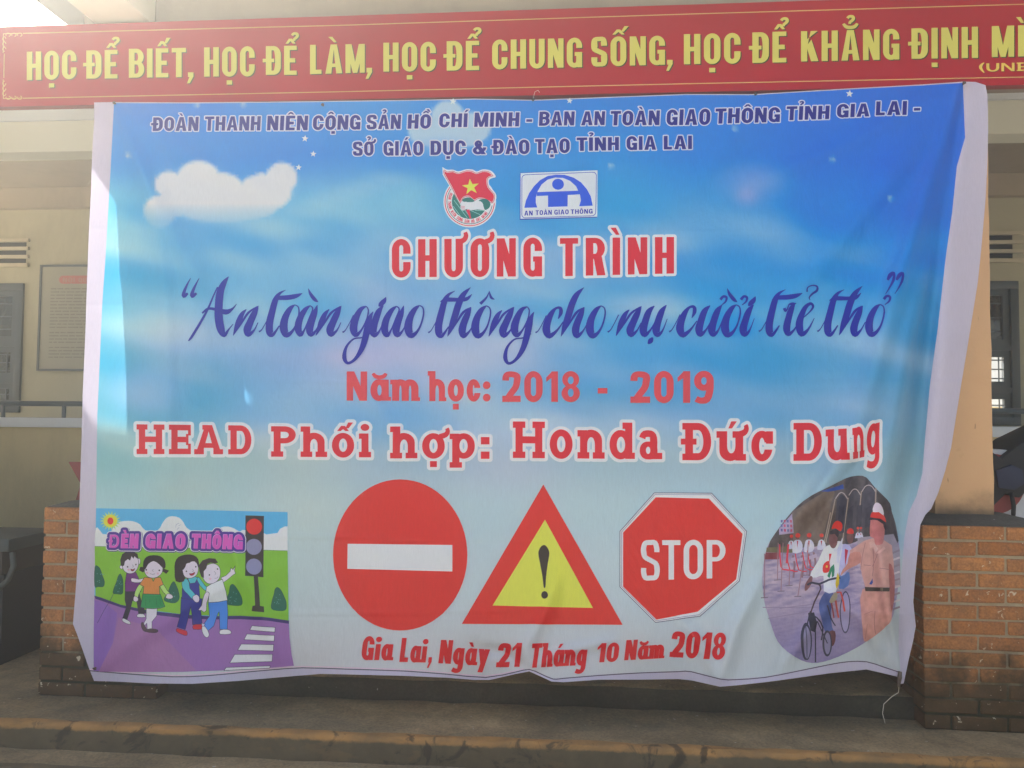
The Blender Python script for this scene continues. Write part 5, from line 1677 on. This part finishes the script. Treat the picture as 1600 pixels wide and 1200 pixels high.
p = Print()
blob = smooth([(640, 12), (695, 24), (745, 82), (800, 140), (838, 185), (850, 240), (872, 310), (893, 420), (900, 500), (896, 620), (885, 740), (868, 840), (840, 925), (760, 1002), (640, 1082), (520, 1142), (420, 1176), (350, 1182), (285, 1165), (200, 1112), (140, 1050), (108, 975),
               (85, 900), (55, 800), (43, 700), (46, 600), (62, 500), (92, 425), (160, 328), (230, 240), (305, 172), (400, 112), (480, 70), (560, 30)], 2)


def in_blob(V):
    return winding(np.asarray(V, float), [np.array(ccw(PH(blob)))]) != 0


def pavement(V):
    x, y = (V[:, 0] - 1180) * 4, (V[:, 1] - 740) * 4
    c = np.zeros((len(V), 3)) + np.array([154, 142, 160.])
    w = vnoise(x / 90 + y / 300, (y + x * .22) / 13.0, 21) * .6 + vnoise(x / 30, y / 7.0, 22) * .4
    k = np.clip((w - .42) * 3.5, -1, 1)[:, None] * np.clip((1000 - y) / 300, .25, 1)[:, None]
    c = c + k * np.array([30, 26, 14])
    c = c - np.clip((y - 820) / 380, 0, 1)[:, None] * np.array([26, 24, 14])
    c = c + vnoise(x / 5, y / 5, 23)[:, None] * 10 - 5
    return ink(np.clip(c, 0, 255))


def building(V):
    x, y = (V[:, 0] - 1180) * 4, (V[:, 1] - 740) * 4
    c = np.zeros((len(V), 3)) + np.array([92, 84, 80.])
    c = c + (vnoise(x / 22 + y / 200, y / 70, 31)[:, None] - .5) * 34
    c = c + np.where((x > 560)[:, None], np.array([-12, -8, -2]), 0) + (vnoise(x / 6, y / 6, 32)[:, None] - .5) * 14
    return ink(np.clip(c, 0, 255))


def grainy(c, seed, amp=11):
    def f(V):
        x, y = V[:, 0], V[:, 1]
        n_ = (vnoise(x / 5.5 + seed, y / 8.0 + seed * 1.7, 41) - .5) * 1.5 + (vnoise(x / 2.4, y / 2.8, 42 + seed % 3) - .5) * .8 + (vnoise(x / 14.0 - seed, y / 20.0, 43) - .5) * .9
        return ink(np.clip(np.array(c, float)[None] * .96 + n_[:, None] * amp * np.array([1, .95, .9]), 0, 255))
    return f


PN = [0]


def pp(P, c, sm=0):
    P = smooth(P, sm) if sm else np.asarray(P, float)
    PN[0] += 1
    p.poly(PH(P), grainy(c, PN[0] % 17))


def pl(P, w, c, sm=2): p.line(PH(smooth(P, sm, False)), w / 4.0, c)


p.poly(PH(blob), pavement)
# building clipped by the top of the outline
top_ = [q for q in blob if q[1] < 445 and (q[0] > 85)]
top_ = sorted([tuple(q) for q in blob if q[1] < 440], key=lambda q: math.atan2(q[1] - 700, q[0] - 450))
bl = [q for q in top_] + [(880, 455), (640, 420), (590, 440), (380, 455), (230, 470), (110, 480), (78, 470)]
p.poly(PH(bl), building)
pp([(228, 245), (480, 80), (495, 120), (470, 200), (445, 300), (420, 430), (235, 440)], (118, 104, 92))
pp([(405, 110), (548, 66), (552, 96), (450, 112)], (60, 84, 150))
for a_, b_ in (((498, 160), (440, 430)), ((578, 150), (545, 420)), ((662, 110), (640, 400)), ((755, 90), (745, 380)), ((470, 240), (430, 430))): pl([a_, b_], 7, (160, 146, 130), 1)
for x0, x1, y in ((500, 575, 118), (582, 658, 95), (666, 752, 72)):
    pl([(x0, y + 40), (x0 + 20, y + 10), ((x0 + x1) / 2, y), (x1 - 20, y + 10), (x1, y + 40)], 6, (176, 166, 160))
    pp([(x0 + 8, y + 50), (x0 + 24, y + 20), ((x0 + x1) / 2, y + 10), (x1 - 22, y + 20), (x1 - 6, y + 46), (x1 - 22, y + 250), (x0 - 8, y + 265)], (78, 76, 84))
for k in range(5): pp([(520 + k * 58, 200 + (k % 2) * 20), (555 + k * 58, 195), (548 + k * 58, 330), (512 + k * 58, 340)], (62, 62, 72))
pp([(760, 110), (800, 142), (836, 190), (848, 245), (890, 425), (830, 430), (770, 300)], (72, 66, 66))
pp([(150, 345), (232, 252), (238, 370), (150, 382)], (176, 160, 178))
for k in range(12): pp(rect(160 + (k % 4) * 19, 290 + (k // 4) * 28, 172 + (k % 4) * 19, 306 + (k // 4) * 28), (190, 90, 110) if k % 2 else (110, 110, 150))
pp([(72, 462), (240, 450), (240, 495), (66, 490)], (116, 112, 84))
pp([(64, 492), (150, 492), (148, 535), (58, 535)], (140, 76, 80))
pp([(640, 400), (860, 378), (900, 470), (905, 700), (850, 690), (640, 470)], (160, 150, 156))
for k in range(9): pl([(845, 500 + k * 44), (900, 480 + k * 44)], 12, (196, 184, 180) if k % 2 else (140, 126, 130), 1)
# far cyclists
for x, y, s_ in ((222, 400, .7), (262, 395, 1.0), (335, 395, .95), (412, 395, .8), (640, 350, .55), (660, 350, .5)):
    pp([(x - 26 * s_, y + 40), (x - 14 * s_, y + 20), (x + 16 * s_, y + 20), (x + 34 * s_, y + 50), (x + 24 * s_, y + 95 * s_), (x - 30 * s_, y + 100 * s_)], (206, 204, 226), 2)
    pp(circ(x, y + 4, 12 * s_, 15 * s_, 12), (120, 78, 80)); pp(circ(x + 2, y - 10, 16 * s_, 15 * s_, 14), (222, 78, 66))
    pp([(x - 4, y + 24), (x + 5, y + 24), (x + 1, y + 70 * s_)], (170, 50, 70))
for x, y in ((245, 560), (300, 560), (345, 550), (375, 540)):
    pl([(x - 12, y - 50), (x, y + 10), (x - 8, y + 90)], 12, (136, 106, 112)); pl([(x - 50, y - 60), (x - 30, y + 40), (x + 20, y + 50)], 7, (200, 62, 72)); pl([(x - 20, y - 20), (x + 10, y - 30)], 22, (176, 160, 172))
pl([(150, 440), (160, 580), (190, 600), (240, 605)], 9, (206, 70, 84)); pl([(205, 440), (195, 560)], 12, (206, 66, 78))
# cones / poles
for a_, b_ in (((172, 430), (160, 735)), ((142, 430), (138, 665)), ((300, 540), (265, 768)), ((215, 600), (210, 700)), ((330, 430), (322, 635)), ((58, 500), (55, 775))):
    pl([a_, b_], 6, (150, 118, 122), 1); pl([(b_[0] - 22, b_[1]), (b_[0] + 22, b_[1] - 2)], 5, (112, 100, 108), 1)
for k, a in enumerate(((150, 842, 560, 790), (45, 835, 400, 838), (80, 905, 330, 860), (560, 830, 700, 800))): pl([(a[0], a[1]), (a[2], a[3])], 5, (142, 130, 148), 1)
# second bicycle behind
for a_ in np.linspace(0, 2 * np.pi, 2): pass
p.poly(PH(circ(562, 865, 34, 132, 30)), (70, 66, 84)); p.poly(PH(circ(562, 865, 27, 122, 30)), (158, 150, 172))
pl([(490, 760), (530, 740), (560, 860)], 11, (196, 82, 68)); pl([(500, 790), (520, 900)], 12, (178, 84, 72)); pp([(520, 640), (585, 615), (580, 700), (520, 720)], (108, 136, 184), 2)
pp([(540, 440), (590, 450), (612, 520), (580, 600), (535, 640), (510, 560), (525, 480)], (186, 182, 206), 2)
pp(circ(592, 398, 22, 40, 18), (112, 78, 74)); pp([(572, 372), (576, 350), (595, 340), (612, 352), (614, 374), (590, 376)], (216, 72, 66), 2)
pp([(560, 470), (580, 480), (560, 580)], (190, 60, 74))
# front cyclist
pp([(440, 740), (480, 730), (486, 790), (470, 860), (480, 960), (495, 1000), (440, 1000), (410, 900), (400, 810)], (84, 98, 142), 2)
pp([(462, 985), (498, 985), (500, 1040), (482, 1078), (462, 1050)], (104, 66, 66), 2)
pp([(425, 470), (470, 440), (520, 420), (545, 440), (530, 540), (520, 640), (500, 740), (430, 735), (425, 640), (380, 650), (345, 645), (352, 610), (395, 540)], (218, 216, 234), 2)
pp([(345, 640), (358, 650), (350, 690), (325, 725), (308, 730), (312, 690), (330, 660)], (132, 92, 92), 2)
pp([(430, 560), (460, 545), (466, 600), (450, 618), (425, 618), (420, 590)], (216, 62, 60), 2); pp(circ(446, 580, 7, 8, 8), (230, 190, 80))
pp([(450, 640), (470, 585), (492, 565), (497, 600), (494, 640), (480, 652), (478, 610), (465, 655)], (52, 130, 92), 0)
pp([(460, 500), (476, 500), (462, 560)], (206, 56, 66))
pp(circ(486, 412, 27, 55, 20), (122, 84, 82)); pp([(466, 360), (500, 345), (520, 360), (515, 400), (495, 375), (470, 380)], (50, 46, 52), 2)
pp([(475, 345), (490, 305), (515, 293), (540, 310), (542, 340), (530, 360), (500, 340)], (224, 72, 62), 2)
pp([(535, 420), (545, 400), (540, 460), (525, 540), (515, 560), (512, 470)], (200, 200, 220), 2)
pl([(325, 695), (355, 680), (400, 690), (460, 665), (530, 650)], 13, (58, 56, 70)); pl([(395, 690), (410, 720), (370, 800), (345, 880)], 10, (70, 50, 56))
pp([(500, 690), (515, 620), (524, 640), (522, 690), (505, 720)], (208, 180, 60))
pl([(345, 860), (330, 930), (310, 1120)], 8, (46, 44, 54)); pl([(350, 880), (372, 960), (375, 1178)], 8, (46, 44, 54))
p.poly(PH([q for q in circ(318, 1050, 34, 118, 34) if q[1] < 1167]), (56, 54, 64)); p.poly(PH([q for q in circ(322, 1055, 22, 100, 30) if q[1] < 1158]), (138, 132, 152))
pl([(318, 960), (322, 1150)], 5, (60, 58, 68), 1); pl([(340, 880), (385, 900), (420, 960), (412, 1040)], 9, (50, 48, 58)); pp([(330, 870), (370, 868), (385, 930), (372, 990), (345, 980)], (48, 46, 54))
p.poly(PH(circ(448, 1060, 30, 82, 28)), (58, 56, 66)); p.poly(PH(circ(450, 1060, 20, 68, 24)), (130, 124, 144))
pl([(385, 920), (450, 1060)], 7, (58, 56, 66), 1); pl([(450, 820), (470, 900), (500, 950)], 8, (60, 56, 70)); pl([(472, 790), (490, 900)], 9, (150, 70, 66))
pp([(462, 800), (480, 760), (505, 740), (510, 775), (480, 805)], (170, 160, 130), 2)
# officer
pp([(672, 720), (840, 715), (858, 760), (850, 880), (838, 935), (760, 1000), (715, 1035), (680, 1045), (672, 960), (660, 860)], (196, 146, 130), 2)
pl([(750, 860), (742, 940), (750, 1000)], 5, (160, 112, 104)); pl([(680, 880), (735, 860)], 4, (168, 120, 110)); pl([(700, 940), (690, 1030)], 4, (168, 120, 110))
pp([(680, 420), (735, 405), (800, 415), (850, 450), (862, 560), (864, 690), (845, 710), (690, 712), (665, 620), (655, 560), (590, 585), (590, 510), (590, 480)], (202, 158, 144), 1)
pp([(830, 560), (860, 600), (868, 690), (862, 800), (845, 860), (835, 720)], (176, 110, 104), 2)
pp([(590, 500), (655, 490), (660, 555), (600, 585), (560, 610), (530, 640), (545, 600), (575, 560)], (196, 140, 126), 2)
for a_ in ([(740, 470), (745, 560), (735, 640)], [(770, 490), (755, 540), (735, 580)], [(690, 430), (670, 520), (660, 600)], [(780, 590), (835, 600)], [(680, 570), (725, 575)]): pl(a_, 4, (160, 116, 112))
pp([(715, 425), (740, 420), (770, 470), (755, 500), (742, 460), (720, 465)], (216, 176, 162)); pp([(760, 500), (800, 455), (810, 470), (775, 500)], (216, 176, 162))
pp([(714, 690), (735, 655), (738, 680), (728, 694)], (64, 84, 150)); pp([(686, 708), (836, 712), (834, 736), (690, 734)], (62, 56, 50)); pp(rect(785, 712, 802, 732), (120, 110, 90))
pp([(722, 300), (728, 290), (790, 295), (805, 340), (800, 400), (790, 440), (755, 445), (745, 405), (722, 395), (718, 350)], (190, 118, 112), 2)
pp([(795, 310), (815, 320), (822, 345), (805, 350)], (58, 46, 50), 2)
pp([(708, 290), (720, 275), (780, 280), (810, 305), (800, 318), (760, 292), (720, 288)], (50, 44, 52), 0); pp([(720, 272), (740, 230), (770, 235), (796, 250), (815, 305), (780, 282)], (208, 62, 58), 2)
pp([(735, 240), (740, 200), (757, 180), (780, 192), (796, 225), (798, 262), (770, 240)], (226, 206, 212), 2)
part('cyclists_photo_print', p, 'printed photo of a uniformed officer guiding helmeted children on bicycles', grid=2.2)

# ================================================================== long red sign
sign = thing('slogan_sign', 'long red sign with big yellow capitals above the banner', 'sign')


def sx(x): return x


TL, TR, BL_, BR_ = (-26, 43.0), (1850, -18.0), (-26, 167.3), (1850, 127.0)


def sign_red(V):
    x, y = V[:, 0], V[:, 1]
    c = np.zeros((len(V), 3)) + np.array([170, 40, 62.])
    return ink(c)


p = Print()
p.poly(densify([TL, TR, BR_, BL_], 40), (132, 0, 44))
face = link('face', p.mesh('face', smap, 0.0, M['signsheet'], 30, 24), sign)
q = [onY(a, b_, 3.298) for a, b_ in (TL, TR, BR_, BL_)]
b = MB()
vs = [(c[0], 3.300, c[2]) for c in q] + [(c[0], 3.340, c[2]) for c in q]
b.add(vs, [(0, 1, 2, 3), (7, 6, 5, 4), (0, 4, 5, 1), (1, 5, 6, 2), (2, 6, 7, 3), (3, 7, 4, 0)])
b.obj('backing', M['red'], sign)
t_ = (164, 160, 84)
p = Print()
SH = (52, 60, 40)
SW = [('HỌC', 42, 119.5, 125.5, 123, 81, 78.5), ('ĐỂ', 135, 184, 123, 122.5, 79, 78), ('BIẾT', 201.5, 290.5, 121.5, 120.5, 76.5, 75), ('HỌC', 319, 398, 119.8, 119, 74.3, 72.7), ('ĐỂ', 415.5, 464, 117, 117, 72.3, 71.5), ('LÀM', 484.5, 570, 116, 113.5, 70.3, 68.8),
      ('HỌC', 599, 681, 112, 111, 67, 65.8), ('ĐỂ', 698, 749, 110.4, 109.5, 64.6, 63.8), ('CHUNG', 769, 909.5, 108.3, 105, 62.6, 59.3), ('SỐNG', 924, 1039, 104, 101.2, 58.2, 56.2), ('HỌC', 1068.5, 1157, 100.6, 99, 53.6, 51.8), ('ĐỂ', 1175.5, 1229, 98.5, 97.4, 50.9, 49.2),
      ('KHẲNG', 1251.5, 1405, 96.2, 92.9, 49, 45.4), ('ĐỊNH', 1424, 1528, 92, 90.6, 44.6, 41.8), ('MÌNH', 1549.5, 1668, 89.4, 86.6, 41, 37.6)]
for x_, y_ in ((292.5, 120.5), (571.5, 113.5), (1041, 101)): SW.append((',', x_, x_ + 9, y_, y_, y_ - 44, y_ - 44))
LL = [place(*w_, w=.46, s=.175, t=.145, gap=.10) for w_ in SW]
for L in LL: p.add(L, SH, shift=(1.7, 1.5))
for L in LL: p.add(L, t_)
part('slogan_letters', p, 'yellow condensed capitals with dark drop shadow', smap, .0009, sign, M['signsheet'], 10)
p = Print()
L = place('(UNESCO)', 1531, 1690, 112.3, 108.5, 99.5, 95.5, w=.95, s=.22, t=.14, slab=True, gap=.16)
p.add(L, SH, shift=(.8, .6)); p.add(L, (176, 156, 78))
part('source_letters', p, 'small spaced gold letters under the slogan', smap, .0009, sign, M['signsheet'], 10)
p = Print()
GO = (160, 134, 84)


def fy(x, topline): return np.interp(x, [8, 540, 1070, 1600, 1800], [53, 39.5, 22.3, 6.8, .8] if topline else [154.2, 143.3, 131, 120.5, 116])


for tl in (True, False):
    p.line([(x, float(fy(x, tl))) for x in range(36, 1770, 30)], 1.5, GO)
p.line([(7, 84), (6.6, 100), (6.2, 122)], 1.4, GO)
# scroll corners
for tl, s_ in ((True, 1), (False, -1)):
    for ox, sgn in ((8, 1),):
        y0 = float(fy(8, tl))
        for k in range(3):
            cx = ox + 5 + k * 9
            p.line([(cx + 3.6 * math.cos(a), y0 + s_ * 1.5 + 2.6 * math.sin(a) * s_) for a in np.linspace(2.6, 7.6, 10)], 1.2, GO)
            cy = y0 + s_ * (8 + k * 8)
            p.line([(ox - 1 + 2.4 * math.cos(a), cy + 3.4 * math.sin(a) * s_) for a in np.linspace(1.2, 6.2, 10)], 1.2, GO)
        p.line([(ox - 3, y0), (ox + 26, y0 - 1)], 1.1, GO); p.line([(ox - 2.5, y0), (ox - 2.8, y0 + s_ * 30)], 1.1, GO)
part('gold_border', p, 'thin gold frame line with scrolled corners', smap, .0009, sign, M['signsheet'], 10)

hmap = plane_map(YB - .0485)
p = Print()
for wd, a_, b_ in (('NỘI', 98, 117), ('QUY', 122.5, 143)):
    p.add(place(wd, a_, b_, 441.2, 441.2, 434, 434, w=.6, s=.2, t=.17, gap=.14), (150, 120, 105))
part('heading_letters', p, 'faded pale letters on the red pill', hmap, .0005, nb, M['signsheet'], 10)

# ---------------------------------------------------------------- nails, ties, strings
def at_b(x, y, out=0.0):
    P = bmap(np.array([[x, y]], float))[0]
    return Vector((P[0], P[1] - out, P[2]))


for i, (x, y) in enumerate(((180, 162), (505, 165), (833, 157), (1180, 148), (1505, 131))):
    c = at_b(x, y)
    names = ('at the top left corner of the blue print', 'on the top hem, left of the printed cloud', 'on the top hem above the word MINH', 'on the top hem right of centre', 'at the top right corner of the blue print')
    o = MB().tube([(c.x, c.y + .012, c.z), (c.x, c.y - .006, c.z), (c.x, c.y - .010, c.z + .001)], [.004, .004, .0075], 8).obj('nail', M['peg'])
    meta(o, 'rusty nail holding the banner ' + names[i], 'nail', 'nails along the top hem')
c = at_b(833, 156)
o = MB().tube([c + Vector((0, -.008, 0)), c + Vector((.008, -.012, .03)), c + Vector((.022, -.016, .035)), c + Vector((.028, -.016, .025))], .0011, 5).obj('wire_loop', M['wire'])
meta(o, 'thin wire curl above the middle nail of the banner', 'wire')
c = at_b(1403, 1056)
o = MB().tube([(c.x + .004, c.y - .01, c.z + .02), (c.x, c.y - .016, c.z), (c.x - .004, c.y - .012, c.z - .035)], [.007, .009, .006], 8).obj('corner_tie', M['peg'])
meta(o, 'dark knot tying the bottom right corner of the banner', 'knot')
pts = [at_b(1403, 1068, .01)]
for x, y in ((1404, 1082), (1393, 1089), (1381, 1100), (1379, 1115), (1383, 1130)):
    v = onY(x, y, 3.2); pts.append(Vector(v))
sm_ = smooth([tuple(v) for v in pts], 5, False) if False else pts
o = MB().tube(pts, .0012, 5, ).obj('loose_string', M['wire'])
meta(o, 'pale loose string dangling from the bottom right corner of the banner', 'string')
c = at_b(150, 1043)
o = MB().tube([(c.x, c.y + .01, c.z), (c.x, c.y - .008, c.z), (c.x, c.y - .011, c.z - .002)], [.004, .004, .0085], 8).obj('nail', M['peg'])
meta(o, 'rusty nail at the bottom left corner of the cartoon print', 'nail', 'nails along the top hem')
o['group'] = 'nails in the brick piers'
o = MB().tube([tuple(onY(x, y, 3.44)) for x, y in ((137, 288), (142, 282), (147, 284), (152, 280))], .0012, 5).obj('loose_string', M['wire'])
meta(o, 'pale frayed string end at the left edge of the banner, halfway up the pillar', 'string')

# ================================================================== unseen trees added at the right to darken the right-facing banner folds
M['leaf'] = simple('dark_leaf', (0.045, 0.085, 0.025), 0.55, 0.3, 0.35, 2, 0, 0)
M['bark'] = simple('grey_bark', (0.16, 0.12, 0.08), 0.9, 0.1)


def added_tree(x, y, h, r, label, seed):
    rg = np.random.default_rng(seed)
    t = thing('added_tree', label, 'tree', 'trees added at the right to cut side light', (x, y, 0))
    b = MB().tube([(0, 0, -.05), (.04, .02, h * .3), (-.03, .05, h * .6), (.02, 0, h * .85)], [.12, .09, .06, .02], 10)
    for k in range(6):
        a = k * 1.05 + seed
        b.tube([(0, 0, h * (.25 + k * .06)), (math.cos(a) * r * .4, math.sin(a) * r * .4, h * (.45 + k * .06)), (math.cos(a) * r * .8, math.sin(a) * r * .8, h * (.55 + k * .06))], [.05, .03, .01], 6)
    b.obj('trunk', M['bark'], t, smooth=True)
    n = 9000
    cc = rg.normal(size=(46, 3)); cc /= np.linalg.norm(cc, axis=1)[:, None]
    cc *= rg.uniform(.25, .95, (46, 1)); cc *= [r * .8, r * .8, h * .38]; cc += [0, 0, h * .56]
    c = cc[rg.integers(0, 46, n)] + rg.normal(size=(n, 3)) * r * .15
    c[:, 2] = np.clip(c[:, 2], .3, h - .06)
    u = rg.normal(size=(n, 3)); u /= np.linalg.norm(u, axis=1)[:, None]
    v = np.cross(u, rg.normal(size=(n, 3))); v /= np.linalg.norm(v, axis=1)[:, None]
    L = rg.uniform(.05, .10, (n, 1))
    V = np.stack([c - u * L, c + v * L * .4, c + u * L, c - v * L * .4], 1).reshape(-1, 3)
    me = bpy.data.meshes.new('crown')
    me.from_pydata(V.tolist(), [], [(4 * i, 4 * i + 1, 4 * i + 2, 4 * i + 3) for i in range(n)])
    me.materials.append(M['leaf'])
    link('crown', me, t)


added_tree(4.9, 1.2, 4.1, 1.8, 'tree added to cut side light, nearest the right pillar, outside the frame', 3)
added_tree(5.2, -1.7, 4.15, 1.9, 'unseen tree added to cut side light, in the middle of the row of three', 5)
added_tree(5.3, -4.8, 4.0, 2.0, 'unseen tree added to cut side light, farthest from the building', 8)

# ================================================================== haze volume added to stand in for lens glare at upper left
hz = MB().box(-62, 62, -62, 62, -1.0, 4.3)
HZ = bpy.data.materials.new('air')
HZ.use_nodes = True
n_ = HZ.node_tree.nodes
n_.remove(n_['Principled BSDF'])
v_ = n_.new('ShaderNodeVolumePrincipled')
v_.inputs['Color'].default_value = (0.93, 0.96, 0.95, 1)
v_.inputs['Density'].default_value = 0.024
v_.inputs['Anisotropy'].default_value = 0.86
HZ.node_tree.links.new(v_.outputs[0], n_['Material Output'].inputs['Volume'])
meta(hz.obj('haze', HZ), kind='stuff')
